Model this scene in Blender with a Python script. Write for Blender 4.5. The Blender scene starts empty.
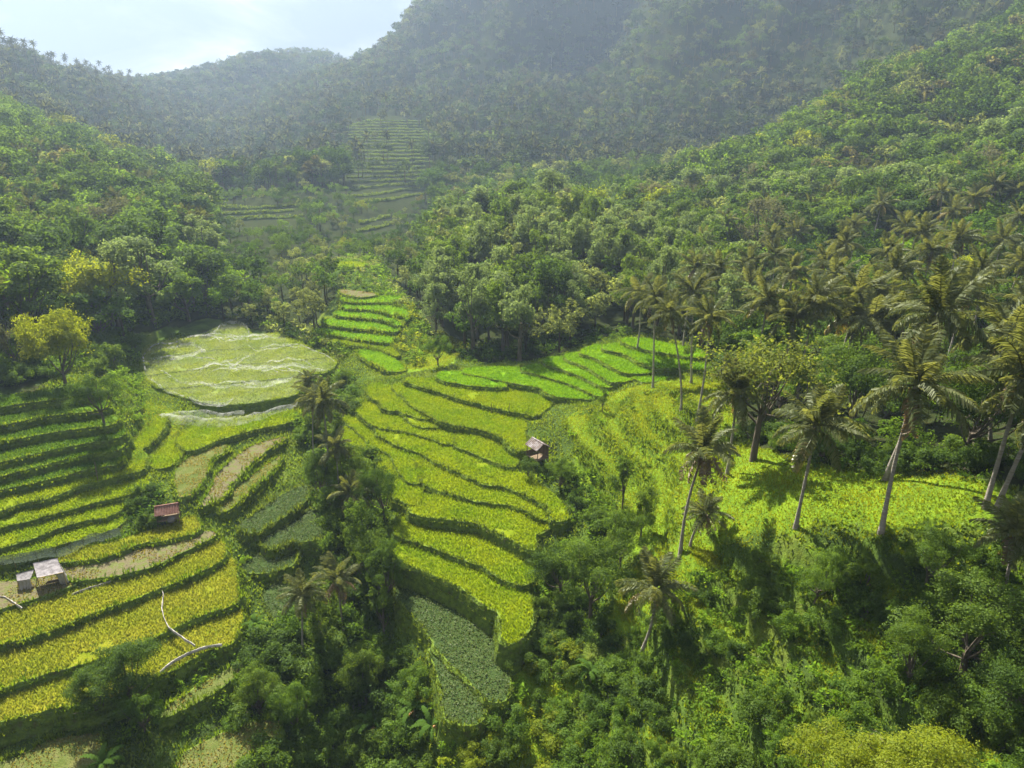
import bpy, math, random
import numpy as np
from mathutils import Vector, Matrix

SEED = 11
rng = np.random.default_rng(SEED)
random.seed(SEED)
scene = bpy.context.scene
COL = scene.collection

# ------------------------------------------------------------------ camera
FPX, PITCH = 692.0, math.radians(20.0)
CP, SP = math.cos(PITCH), math.sin(PITCH)

def ray(px, py):
    u = (np.asarray(px, float) - 512.0) / FPX
    v = (384.0 - np.asarray(py, float)) / FPX
    return np.stack([u, CP + v * SP, -SP + v * CP], -1)

def on_z(px, py, z):                      # pixel -> point on the level z
    d = ray(px, py)
    t = z / d[..., 2]
    return d * np.asarray(t)[..., None]

def on_y(px, py, y):                      # pixel -> point at depth y
    d = ray(px, py)
    return d * (y / d[..., 1])[..., None]

def to_px(P):
    P = np.asarray(P, float)
    x, y, z = P[..., 0], P[..., 1], P[..., 2]
    f = y * CP - z * SP
    u = y * SP + z * CP
    return 512 + FPX * x / f, 384 - FPX * u / f, f

cam_data = bpy.data.cameras.new("camera")
cam_data.sensor_width = 36.0
cam_data.lens = FPX / 1024.0 * 36.0
cam_data.clip_start = 1.0
cam_data.clip_end = 6000.0
cam = bpy.data.objects.new("camera", cam_data)
COL.objects.link(cam)
cam.rotation_euler = (math.pi / 2 - PITCH, 0, 0)
scene.camera = cam

# ------------------------------------------------------------------ traced fields: (kind, level z, bund height, outline in picture pixels)
# kinds: R ripe yellow green rice, Y young green rice, G golden rice, S bare soil, V vegetable bed, D dry stubble, K green rice with the hillside's shade put into its colour
FIELDS = [
 ('R',-46.0,.5,[(415,381),(450,382),(506,389),(530,395),(545,400),(548,404),(536,414),(528,413),(506,409),(477,402),(446,393),(424,386),(408,381)]),
 ('R',-47.2,.5,[(397,386),(418,390),(442,397),(477,406),(496,412),(514,419),(523,425),(522,435),(525,448),(516,448),(506,438),(488,430),(465,425),(445,421),(432,415),(416,406),(406,397),(397,390)]),
 ('R',-47.8,.4,[(371,386),(387,388),(399,391),(407,399),(416,407),(431,414),(430,418),(418,416),(406,412),(400,410),(387,408),(381,401),(371,395)]),
 ('R',-48.4,.4,[(407,414),(418,417),(432,422),(437,426),(424,426),(412,421)]),
 ('R',-49.0,.4,[(356,402),(367,402),(379,409),(391,416),(402,417),(408,422),(422,429),(438,430),(455,434),(457,437),(451,443),(434,438),(418,433),(399,429),(379,426),(363,414),(355,406)]),
 ('R',-48.8,.4,[(461,435),(469,433),(488,442),(506,454),(515,461),(512,465),(500,462),(485,456),(469,449),(458,445)]),
 ('R',-49.6,.5,[(379,427),(399,431),(418,435),(434,440),(451,445),(465,454),(485,461),(506,470),(527,481),(540,489),(549,496),(560,506),(563,517),(556,519),(549,505),(540,500),(524,492),(506,485),(485,482),(469,475),(449,466),(434,459),(422,452),(406,446),(391,440),(380,433)]),
 ('R',-50.4,.5,[(417,456),(426,456),(438,464),(453,472),(467,477),(485,485),(506,489),(527,499),(540,507),(547,513),(542,517),(527,508),(506,502),(485,500),(467,496),(449,491),(434,486),(424,481),(421,468)]),
 ('R',-50.4,.4,[(347,417),(355,417),(365,427),(377,436),(391,444),(406,448),(416,456),(419,468),(418,480),(412,481),(402,470),(393,454),(381,448),(371,442),(360,431),(348,421)]),
 ('R',-51.0,.4,[(343,431),(352,431),(361,438),(369,445),(363,448),(352,442),(344,435)]),
 ('R',-51.0,.4,[(383,452),(391,454),(401,468),(404,476),(416,487),(419,495),(414,503),(404,499),(396,495),(393,483),(385,468),(380,462)]),
 ('R',-51.2,.4,[(414,503),(428,500),(449,501),(474,502),(501,504),(525,514),(542,522),(544,528),(532,535),(531,547),(517,539),(497,529),(478,521),(458,518),(439,516),(419,513),(413,507)]),
 ('R',-53.4,.4,[(401,520),(415,525),(439,529),(462,533),(482,539),(501,551),(521,562),(530,576),(521,582),(505,577),(489,566),(478,561),(458,555),(439,547),(419,539),(400,534)]),
 ('R',-54.4,.3,[(396,542),(405,542),(429,551),(448,560),(468,566),(485,576),(501,586),(517,591),(526,598),(527,615),(524,627),(513,640),(507,635),(503,611),(489,603),(470,588),(454,580),(435,572),(415,564),(397,558)]),
 ('V',-54.8,.5,[(398,575),(439,585),(474,606),(499,622),(505,650),(507,690),(490,700),(465,672),(440,650),(430,630),(415,615),(400,597)]),
 ('V',-55.4,.6,[(435,637),(456,642),(474,663),(482,672),(484,712),(465,722),(449,714),(442,677),(433,656)]),
 # young rice of the right-hand terraces
 ('Y',-45.2,.4,[(442,374),(463,375),(485,380),(504,386),(475,385),(444,379)]),
 ('Y',-44.8,.3,[(465,371),(518,370),(528,377),(549,382),(577,392),(596,395),(594,398),(557,395),(541,387),(514,382),(491,377)]),
 ('Y',-44.2,.3,[(524,369),(545,367),(561,373),(577,380),(608,388),(602,395),(592,392),(577,385),(557,379),(541,374)]),
 ('Y',-43.5,.3,[(545,362),(567,359),(584,367),(600,377),(612,382),(606,386),(586,377),(565,369)]),
 ('Y',-42.8,.3,[(567,357),(588,355),(606,362),(622,372),(632,378),(616,381),(608,379),(592,368)]),
 ('Y',-42.6,.3,[(624,368),(644,368),(669,373),(669,377),(648,381),(638,379),(620,371)]),
 ('Y',-42.0,.3,[(583,352),(602,347),(625,357),(642,364),(655,371),(627,372),(612,365),(596,357)]),
 ('Y',-41.2,.3,[(605,348),(622,346),(648,351),(665,355),(685,359),(704,363),(700,369),(677,367),(658,367),(644,363),(624,353)]),
 ('Y',-40.4,.3,[(624,341),(648,341),(669,346),(697,351),(706,356),(690,356),(660,351),(636,346)]),
 # ripe fields of the lower left
 ('G',-55.0,.8,[(212,541),(181,557),(146,571),(110,582),(73,591),(24,608),(0,616),(-60,640),(-60,662),(0,642),(49,628),(90,611),(122,600),(151,589),(176,579),(215,562),(220,552)]),
 ('G',-55.9,.7,[(229,563),(203,574),(171,587),(146,600),(117,611),(90,620),(49,637),(0,653),(-60,673),(-60,706),(0,686),(49,669),(85,660),(140,640),(173,625),(203,613),(234,601),(234,594),(232,579)]),
 ('G',-56.8,.6,[(234,611),(205,623),(176,633),(156,640),(85,667),(49,679),(0,694),(-60,712),(-60,738),(0,718),(49,706),(73,702),(98,698),(161,672),(183,660),(207,648),(227,642),(236,625)]),
 ('S',-54.2,.7,[(66,567),(98,560),(146,550),(195,535),(212,536),(181,551),(146,567),(102,576),(73,579)]),
 ('S',-54.4,.5,[(-60,600),(-10,586),(20,585),(66,576),(72,584),(24,600),(0,608),(-60,628)]),
 ('G',-53.6,.8,[(139,536),(166,528),(187,520),(195,526),(193,532),(166,538),(137,542),(105,555),(66,559),(70,552),(105,547)]),
 ('R',-53.0,.5,[(117,521),(98,524),(78,532),(55,538),(31,544),(0,553),(-50,567),(-50,575),(0,560),(39,549),(68,540),(94,534),(115,526)]),
 ('R',-52.2,.4,[(129,496),(109,500),(78,509),(49,518),(20,526),(0,532),(-50,546),(-50,562),(0,546),(20,540),(39,534),(64,524),(88,518),(109,514),(125,504)]),
 ('R',-51.3,.4,[(140,476),(117,481),(90,487),(62,495),(39,502),(20,508),(0,513),(-50,528),(-50,541),(0,526),(39,516),(68,508),(98,500),(125,494),(142,490),(144,483)]),
 ('R',-50.2,.6,[(137,465),(109,472),(88,476),(66,481),(39,489),(16,495),(0,500),(-50,514),(-50,523),(0,509),(20,502),(47,497),(78,485),(109,477),(137,470)]),
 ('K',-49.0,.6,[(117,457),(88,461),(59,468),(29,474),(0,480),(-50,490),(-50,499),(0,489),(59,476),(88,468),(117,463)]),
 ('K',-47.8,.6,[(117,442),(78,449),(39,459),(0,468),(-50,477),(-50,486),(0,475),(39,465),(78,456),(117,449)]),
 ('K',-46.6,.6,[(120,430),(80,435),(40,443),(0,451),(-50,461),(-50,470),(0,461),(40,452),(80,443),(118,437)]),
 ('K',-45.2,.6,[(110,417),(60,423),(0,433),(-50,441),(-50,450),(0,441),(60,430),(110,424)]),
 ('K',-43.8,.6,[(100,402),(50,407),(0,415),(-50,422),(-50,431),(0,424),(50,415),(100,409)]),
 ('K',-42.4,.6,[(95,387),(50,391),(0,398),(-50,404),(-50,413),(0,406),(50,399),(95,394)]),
 # fields under the net
 ('N',-47.8,.3,[(148,346),(180,340),(202,335),(227,325),(245,329),(253,336),(279,335),(292,344),(250,348),(210,350),(170,355),(146,358)]),
 ('N',-48.4,.3,[(146,357),(170,353),(210,349),(250,346),(292,343),(313,350),(325,357),(270,362),(220,366),(170,372),(144,374)]),
 ('N',-49.0,.3,[(144,372),(170,370),(220,364),(270,360),(325,356),(335,362),(326,372),(309,374),(260,380),(210,384),(165,388),(150,382)]),
 ('N',-49.7,.4,[(160,386),(210,382),(260,378),(309,373),(303,387),(288,396),(227,404),(191,398)]),
 ('R',-51.0,.6,[(191,449),(217,439),(249,430),(288,421),(298,413),(296,404),(257,411),(215,417),(193,427),(180,440)]),
 ('R',-51.3,.6,[(154,462),(163,449),(178,437),(191,432),(197,435),(184,445),(176,460),(161,467)]),
 ('R',-50.0,.6,[(135,445),(148,430),(161,419),(161,428),(144,446)]),
 ('D',-51.8,.9,[(176,471),(191,458),(212,447),(227,449),(210,460),(206,473),(195,490),(180,495)]),
 ('S',-52.3,.9,[(202,505),(215,486),(219,475),(236,458),(257,445),(283,439),(270,447),(253,460),(230,484),(223,495)]),
 ('D',-53.2,1.0,[(223,507),(236,490),(257,473),(279,458),(270,471),(249,490),(227,510)]),
 ('V',-55.0,1.0,[(241,527),(264,509),(290,492),(307,488),(303,501),(282,516),(254,531)]),
 ('V',-56.2,.9,[(264,537),(286,520),(312,512),(330,525),(345,535),(300,540),(270,548)]),
 ('V',-57.5,.8,[(243,567),(264,552),(290,550),(292,563),(264,572)]),
 ('V',-59.0,.8,[(264,593),(284,587),(297,600),(299,619),(277,619)]),
 ('D',-59.5,.7,[(6,766),(44,748),(88,740),(97,745),(80,775),(0,790),(-60,800),(-60,785)]),
 ('D',-60.5,.8,[(185,757),(211,743),(246,728),(275,728),(264,743),(225,770),(185,775)]),
 ('D',-58.5,.8,[(164,713),(188,696),(234,669),(243,668),(205,696),(176,710)]),
 # stepped fields further up the valley
 ('Y',-47.6,.9,[(361,352),(381,355),(394,362),(402,370),(387,369),(366,358)]),
 ('R',-47.2,.9,[(320,338),(342,341),(366,344),(387,347),(397,356),(378,348),(347,344),(322,341)]),
 ('Y',-46.4,1.1,[(319,330),(347,331),(370,336),(391,339),(387,342),(362,339),(339,335),(317,332)]),
 ('Y',-45.4,1.1,[(328,320),(352,319),(378,323),(397,331),(375,329),(347,327),(327,323)]),
 ('Y',-44.5,1.1,[(339,312),(362,312),(384,317),(400,325),(381,319),(359,317),(339,315)]),
 ('Y',-43.7,1.1,[(345,305),(370,306),(400,309),(409,317),(394,314),(370,309),(347,308)]),
 ('Y',-43.0,1.1,[(342,298),(366,298),(397,297),(394,301),(366,302),(345,301)]),
 ('S',-42.3,.6,[(344,290),(375,294),(359,297),(342,293)]),
 ('R',-40.0,.6,[(336,263),(362,263),(360,267),(337,266)]),
]

# ------------------------------------------------------------------ ground control points
# by level (pixel, pixel, z) for the near ground, by depth (pixel, pixel, y) for the slopes
BY_Z = [(-40,770,-60.5),(120,742,-61),(240,745,-62),(-60,760,-59),(150,660,-57.8),(165,518,-53.4),(150,400,-47.5),(120,360,-45.5),
 (-60,360,-38),(330,480,-58),(320,600,-63),(370,700,-66),(420,790,-67),(320,420,-55),(335,385,-51),(300,780,-65),(240,640,-60),
 (240,700,-62),(395,640,-58.5),(400,700,-61.5),(500,740,-57.8),(465,727,-56.4),(438,700,-56.6),(505,708,-56),(530,680,-56.6),(560,768,-59),(560,430,-46.2),(545,470,-48.6),(565,520,-50.6),
 (560,580,-53),(545,630,-54.6),(600,560,-49.5),(620,460,-45.2),(600,410,-42.8),(660,392,-40),(680,410,-38.5),(660,440,-42),
 (650,500,-44.8),(700,440,-39.5),(720,480,-38),(680,560,-42),(640,650,-49.5),(640,600,-47.5),(720,560,-40.5),(760,480,-35.5),
 (795,528,-35.2),(780,545,-36.2),(820,500,-34.6),(880,538,-33.3),(850,470,-33.4),(950,500,-31.5),(960,530,-32),(1010,580,-34),(1000,490,-29.5),
 (750,580,-41),(850,590,-37.3),(940,600,-35.2),(1024,620,-34.8),(750,640,-43.3),(850,650,-39.5),(960,680,-38.2),(1060,700,-37),
 (700,700,-46.5),(800,730,-43.2),(620,740,-52),(700,790,-47.5),(900,768,-40.5),(1024,790,-39),(1080,540,-30),(1080,800,-38)]
BY_Y = [(820,440,78),(900,430,82),(1000,420,85),(1060,400,88),(740,400,98),(780,380,106),(760,340,135),(850,340,125),(950,330,125),(1050,320,125),
 (850,290,170),(950,270,175),(1060,250,180),(750,300,180),(690,320,160),(650,325,150),(900,230,235),(1010,210,235),(1100,180,240),
 (800,230,260),(700,250,245),(640,260,225),(1024,130,330),(900,170,320),(800,200,320),(720,225,300),(620,250,250),
 (1024,60,410),(900,90,420),(820,130,410),(740,180,380),(660,215,320),(1100,20,420),(1200,150,300),(1200,350,130),
 (950,60,520),(860,110,520),(760,175,480),
 (440,352,152),(520,352,150),(600,332,155),(450,300,190),(520,270,200),(600,265,210),(540,235,250),(450,262,235),(480,250,290),(600,240,300),
 (410,330,165),(415,285,210),
 (0,362,125),(70,350,140),(130,318,165),(0,310,155),(80,300,180),(150,285,200),(200,275,225),(215,305,195),(-80,330,120),(-80,250,170),
 (0,240,230),(80,235,250),(150,235,270),(200,240,280),(0,180,320),(60,180,330),(-100,150,280),(0,120,480),(100,180,400),(190,215,360),
 (0,60,760),(60,77,800),(110,95,840),(160,112,880),(-100,50,720),(-250,100,500),(-300,250,200),(60,130,600),(140,160,560),(200,170,640),
 (250,225,330),(290,240,290),(270,262,250),(330,250,290),(370,250,300),(310,280,225),(400,240,320),
 (260,205,380),(240,190,450),(300,180,480),(330,150,620),(380,205,400),(390,160,520),(385,120,640),(320,120,760),(260,130,820),(230,120,950),
 (440,220,400),(500,190,460),(560,195,430),(620,195,420),(460,170,540),(560,160,560),(680,170,520),
 (190,82,1250),(240,62,1350),(290,68,1380),(335,70,1400),(240,90,1700),(60,110,1500),(-200,80,1500),(380,90,1250),
 (350,85,1050),(385,62,1060),(420,18,1100),(450,-40,1150),(500,-120,1200),(420,100,820),(460,120,720),(470,60,900),(520,40,900),(530,110,700),(560,70,860),
 (590,100,760),(620,120,680),(600,20,960),(650,70,760),(700,110,640),(680,20,820),(740,60,720),(790,90,620),(780,0,780),(860,30,640),(920,20,600),
 (600,-120,1150),(700,-120,1000),(850,-100,850),(1000,-60,700),(1150,-80,600),(1000,-160,900),
 (430,70,1900),(520,-20,1900),(350,92,1650),(300,88,1060),(340,80,1080),(385,56,1080),(412,30,1090),(900,-260,1500),(300,60,2300),(-500,40,1500),(1600,-200,900),(1800,100,400),(-900,100,500)]

HAZE, EXPO, DENOISE = 0.00017, 1.95, True

# ------------------------------------------------------------------ small helpers
def new_mat(name):
    m = bpy.data.materials.new(name); m.use_nodes = True
    nt = m.node_tree; nt.nodes.clear()
    return m, nt, nt.nodes, nt.links

def N(nt, typ, **kw):
    n = nt.nodes.new(typ)
    for k, v in kw.items():
        if k == 'inp':
            for kk, vv in v.items(): n.inputs[kk].default_value = vv
        else: setattr(n, k, v)
    return n

def link_obj(name, me, mats, parent=None):
    o = bpy.data.objects.new(name, me)
    COL.objects.link(o)
    if me is not None and not me.materials:
        for m in (mats if isinstance(mats, (list, tuple)) else [mats]): me.materials.append(m)
    if parent: o.parent = parent
    return o

def tag(o, label=None, cat=None, group=None, kind=None):
    if label: o['label'] = label
    if cat: o['category'] = cat
    if group: o['group'] = group
    if kind: o['kind'] = kind
    return o

def mesh_np(name, V, F, mat_idx=None, smooth=False, attr=None):
    """V (n,3); F (m,k) one polygon size, or a list of such arrays"""
    me = bpy.data.meshes.new(name)
    Fs = F if isinstance(F, list) else [F]
    Fs = [np.asarray(f, np.int32) for f in Fs if len(f)]
    V = np.asarray(V, np.float32)
    nl = sum(f.size for f in Fs); nf = sum(len(f) for f in Fs)
    me.vertices.add(len(V)); me.vertices.foreach_set('co', V.ravel())
    me.loops.add(nl); me.loops.foreach_set('vertex_index', np.concatenate([f.ravel() for f in Fs]))
    tot = np.concatenate([np.full(len(f), f.shape[1], np.int32) for f in Fs])
    st = np.concatenate([[0], np.cumsum(tot)[:-1]]).astype(np.int32)
    me.polygons.add(nf); me.polygons.foreach_set('loop_start', st)
    if mat_idx is not None: me.polygons.foreach_set('material_index', np.asarray(mat_idx, np.int32))
    me.polygons.foreach_set('use_smooth', np.full(nf, smooth, bool))
    if attr is not None:
        a = me.attributes.new('tint', 'FLOAT_VECTOR', 'POINT')
        a.data.foreach_set('vector', np.asarray(attr, np.float32).ravel())
    me.update(calc_edges=True)
    return me

def catmull(P, k=4, closed=True):
    P = np.asarray(P, float); n = len(P); out = []
    for i in range(n if closed else n - 1):
        if closed: a, b, c, d = P[i-1], P[i], P[(i+1) % n], P[(i+2) % n]
        else: a, b, c, d = P[max(i-1,0)], P[i], P[i+1], P[min(i+2,n-1)]
        for j in range(k):
            t = j / k
            out.append(0.5*((2*b)+(-a+c)*t+(2*a-5*b+4*c-d)*t*t+(-a+3*b-3*c+d)*t**3))
    if not closed: out.append(P[-1])
    return np.array(out)

def in_poly(x, y, poly):
    inside = np.zeros(np.shape(x), bool)
    n = len(poly); j = n - 1
    for i in range(n):
        xi, yi = poly[i][:2]; xj, yj = poly[j][:2]
        if yi != yj:
            inside ^= ((yi > y) != (yj > y)) & (x < (xj - xi) * (y - yi) / (yj - yi) + xi)
        j = i
    return inside

def vnoise(x, y, s, seed=0):               # smooth value noise in [-1, 1]
    x = np.asarray(x, float) / s; y = np.asarray(y, float) / s
    xi = np.floor(x).astype(np.int64); yi = np.floor(y).astype(np.int64)
    fx = x - xi; fy = y - yi
    fx = fx*fx*(3-2*fx); fy = fy*fy*(3-2*fy)
    def h(a, b):
        v = (a * 374761393 + b * 668265263 + seed * 974711) & 0x7fffffff
        v = ((v ^ (v >> 13)) * 1274126177) & 0x7fffffff
        return ((v ^ (v >> 16)) & 0xffff) / 32767.5 - 1
    return (h(xi,yi)*(1-fx)+h(xi+1,yi)*fx)*(1-fy) + (h(xi,yi+1)*(1-fx)+h(xi+1,yi+1)*fx)*fy

# ------------------------------------------------------------------ field outlines in world space
class Field: pass
fields = []
for kind, z, bund, pts in FIELDS:
    if kind == 'R' and pts[0][0] > 340: z = -46 + .7*(z+46)
    if kind == 'N': z = -48.6 + .4*(z+48.6); bund = .12
    f = Field(); f.kind = kind; f.z = z; f.bund = bund
    p = np.array(pts, float)
    w = on_z(p[:,0], p[:,1], z)[:, :2]
    w = catmull(w, 5)
    area = 0.5*np.sum(w[:,0]*np.roll(w[:,1],-1)-np.roll(w[:,0],-1)*w[:,1])
    if area < 0: w = w[::-1].copy()
    f.area = abs(area)
    t_ = np.roll(w,-1,0)-np.roll(w,1,0); w = w + np.stack([t_[:,1], -t_[:,0]], -1)/(np.linalg.norm(t_, axis=1)[:,None]+1e-9)*(.55 if kind in 'GRY' else .3)
    w[:,1] += np.clip(-t_[:,0]/(np.linalg.norm(t_, axis=1)+1e-9), 0, 1)*(1.1 if kind in 'RYN' else .5)   # the back edge runs in under the bank above
    w += np.stack([vnoise(w[:,0]*7+z, w[:,1]*7, 9, 3), vnoise(w[:,0]*7, w[:,1]*7+z, 9, 4)], -1) * 0.16 + np.stack([vnoise(w[:,0]*9, w[:,1]*9+z, 4, 13), vnoise(w[:,0]*9+z, w[:,1]*9, 4, 14)], -1) * 0.14
    f.poly = w
    f.lo = w.min(0); f.hi = w.max(0)
    fields.append(f)

# ------------------------------------------------------------------ terrain: thin plate through the control points
ctl = [on_z(np.array(a), np.array(b), c) for a, b, c in BY_Z] + [on_y(np.array(a), np.array(b), c) for a, b, c in BY_Y]
for f in fields:
    n = len(f.poly)
    for i in range(0, n, max(5, n // 9)):
        ctl.append(np.array([f.poly[i,0], f.poly[i,1], f.z - 0.7]))
ctl += [np.array(q, float) for q in [(0,10,-62),(-60,10,-58),(60,10,-42),(-150,20,-45),(150,20,-30),(0,-100,-60),(-200,-100,-40),(200,-100,-20)]]
ctl = np.array(ctl)
def warp(x, y):                             # compress distance, so that far and near points weigh alike
    r = np.sqrt(x*x + y*y) + 1e-6
    k = np.log1p(r / 60.0) * 60.0 / r
    return x * k, y * k
cx, cy = warp(ctl[:,0], ctl[:,1])
def kern(d2): return 0.5 * d2 * np.log(d2 + 1e-9)
n = len(ctl)
D2 = (cx[:,None]-cx)**2 + (cy[:,None]-cy)**2
A = np.zeros((n+3, n+3)); A[:n,:n] = kern(D2) + np.eye(n) * 6.0
Pm = np.stack([np.ones(n), cx, cy], 1); A[:n,n:] = Pm; A[n:,:n] = Pm.T
sol = np.linalg.solve(A, np.concatenate([ctl[:,2], np.zeros(3)]))
def base_h(x, y):
    sh = np.shape(x); x, y = warp(np.ravel(x), np.ravel(y)); out = np.empty(len(x))
    for i in range(0, len(x), 20000):
        s = slice(i, i+20000)
        d2 = (x[s,None]-cx)**2 + (y[s,None]-cy)**2
        out[s] = kern(d2) @ sol[:n] + sol[n] + sol[n+1]*x[s] + sol[n+2]*y[s]
    return out.reshape(sh)

def axis(lo, a, step, b, hi, g=1.06):
    mid = np.arange(a, b + 1e-6, step)
    up = [b]; s = step
    while up[-1] < hi: s *= g; up.append(up[-1] + s)
    dn = [a]; s = step
    while dn[-1] > lo: s *= g; dn.append(dn[-1] - s)
    return np.concatenate([dn[:0:-1], mid, up[1:]])
GX = axis(-2300, -110, 0.55, 112, 2000, 1.025)
GY = axis(-150, 34, 0.55, 215, 2600, 1.018)
# coarse evaluation, then bilinear
CXg = GX[np.unique(np.r_[np.arange(0, len(GX), 4), len(GX)-1])]; CYg = GY[np.unique(np.r_[np.arange(0, len(GY), 4), len(GY)-1])]
HC = base_h(*np.meshgrid(CXg, CYg))
def bilin(xs, ys, G, x, y):
    i = np.clip(np.searchsorted(xs, x) - 1, 0, len(xs)-2); j = np.clip(np.searchsorted(ys, y) - 1, 0, len(ys)-2)
    tx = np.clip((x-xs[i])/(xs[i+1]-xs[i]), 0, 1); ty = np.clip((y-ys[j])/(ys[j+1]-ys[j]), 0, 1)
    return (G[j,i]*(1-tx)+G[j,i+1]*tx)*(1-ty) + (G[j+1,i]*(1-tx)+G[j+1,i+1]*tx)*ty
X, Y = np.meshgrid(GX, GY)
H0 = bilin(CXg, CYg, HC, X, Y)
R = np.hypot(X, Y)
H0 = np.where(H0 > 240, 240 + 150*np.tanh((H0-240)/150), H0)      # the top of the mountain levels off
far = np.clip((R-500)/500, 0, 1)
# spurs and ravines of the mountain, waves of the middle slopes, small unevenness near
rid = 1 - np.abs(vnoise(X-0.75*Y, Y*0.30, 110, 5)) * 2
H0 = H0 + far * np.clip((H0-5)/70, 0, 1) * (rid*np.where(X < -60, 14, 14+48*np.clip((X+60)/160, 0, 1)) + (1-np.abs(vnoise(X-0.55*Y, Y*.4, 42, 16))*2)*8 + vnoise(X, Y, 45, 6)*6)
mid = np.clip((R-230)/150, 0, 1)
H0 = H0 + mid * vnoise(X, Y, 38, 7)*2.2
near = 1 - np.clip((R-230)/80, 0, 1)
H0 = H0 + near * vnoise(X, Y, 9, 8)*0.4
# the grassy slope to the right is stepped by old terrace walls
def step_zone(H, poly_px_z, dz, w=0.25):
    pass
STEPS = [ # outline on the ground in pixels with level, step height
  ([(640,540,-44),(700,520,-40),(760,540,-37),(900,545,-33.5),(1080,560,-31),(1080,800,-38),(850,800,-42.5),(660,800,-49),(590,700,-53),(610,600,-49)], 2.6),
  ([(560,425,-47),(600,400,-43),(660,380,-40),(720,420,-38),(740,480,-38),(690,530,-40),(640,540,-45),(580,470,-48)], 2.1),
  ([(-60,380,-39),(120,360,-45),(160,300,-43),(215,300,-46),(228,325,-47.5),(150,345,-47),(110,440,-48),(-60,440,-45)], 1.6),
]
for pts, dz in STEPS:
    p = np.array(pts, float); w = on_z(p[:,0], p[:,1], p[:,2])[:, :2]
    m = in_poly(X, Y, w)
    k = (H0 + vnoise(X, Y, 12, 21)*0.8) / dz; fr = k - np.floor(k)
    st = (np.floor(k) + np.clip((fr-0.62)/0.22, 0, 1) + 0.05*fr) * dz - vnoise(X, Y, 12, 21)*0.8
    H0 = np.where(m, st, H0)
    if 2.0 < dz < 2.5: WALL = m & (fr > .6)
    if dz > 2.5: TREAD = m & (fr < .60) & (vnoise(X, Y, 7, 22) > -.35); SLOPE_W = w
H0 = H0 + near * (vnoise(X, Y, 4.5, 18)*0.18 + vnoise(X, Y, 2.2, 9)*0.14)
HG = H0.copy()
for f in fields:
    i0, i1 = np.searchsorted(GX, [f.lo[0]-3, f.hi[0]+3]); j0, j1 = np.searchsorted(GY, [f.lo[1]-3, f.hi[1]+3])
    sx, sy = X[j0:j1, i0:i1], Y[j0:j1, i0:i1]
    m = in_poly(sx, sy, f.poly)
    HG[j0:j1, i0:i1] = np.where(m, np.minimum(HG[j0:j1, i0:i1], f.z - 0.9), HG[j0:j1, i0:i1])
    # the margin around a field must not stand above it by more than a bank would
    m2 = m.copy()
    for _ in range(2):
        m2[1:] |= m2[:-1]; m2[:-1] |= m2[1:]; m2[:,1:] |= m2[:,:-1]; m2[:,:-1] |= m2[:,1:]
    HG[j0:j1, i0:i1] = np.where(m2 & ~m, np.minimum(HG[j0:j1, i0:i1], f.z + 0.15), HG[j0:j1, i0:i1])
def H(x, y): return bilin(GX, GY, HG, np.asarray(x, float), np.asarray(y, float))
def Hf(x, y):                               # top surface: fields included
    x = np.atleast_1d(np.asarray(x, float)); y = np.atleast_1d(np.asarray(y, float))
    h = H(x, y)
    for f in fields:
        m = (x > f.lo[0]) & (x < f.hi[0]) & (y > f.lo[1]) & (y < f.hi[1])
        if m.any():
            k = np.where(m)[0]; k = k[in_poly(x[k], y[k], f.poly)]
            h[k] = np.maximum(h[k], f.z)
    return h
def ground(px, py):                         # first meeting of a picture ray with the ground
    d = ray(px, py); d = d / d[1]
    ys = np.concatenate([np.arange(30, 260, 0.5), np.arange(260, 2500, 4)])
    P = ys[:,None] * d
    below = np.where(P[:,2] < Hf(P[:,0], P[:,1]))[0]
    k = below[0] if len(below) else len(ys)-1
    return np.array([P[k,0], P[k,1], Hf(P[k,0], P[k,1])[0]])

# ------------------------------------------------------------------ materials
def ramp(nt, stops):
    r = nt.nodes.new('ShaderNodeValToRGB'); e = r.color_ramp.elements
    while len(e) > 1: e.remove(e[-1])
    e[0].position = stops[0][0]; e[0].color = (*stops[0][1], 1)
    for p, c in stops[1:]:
        q = e.new(p); q.color = (*c, 1)
    return r

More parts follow.
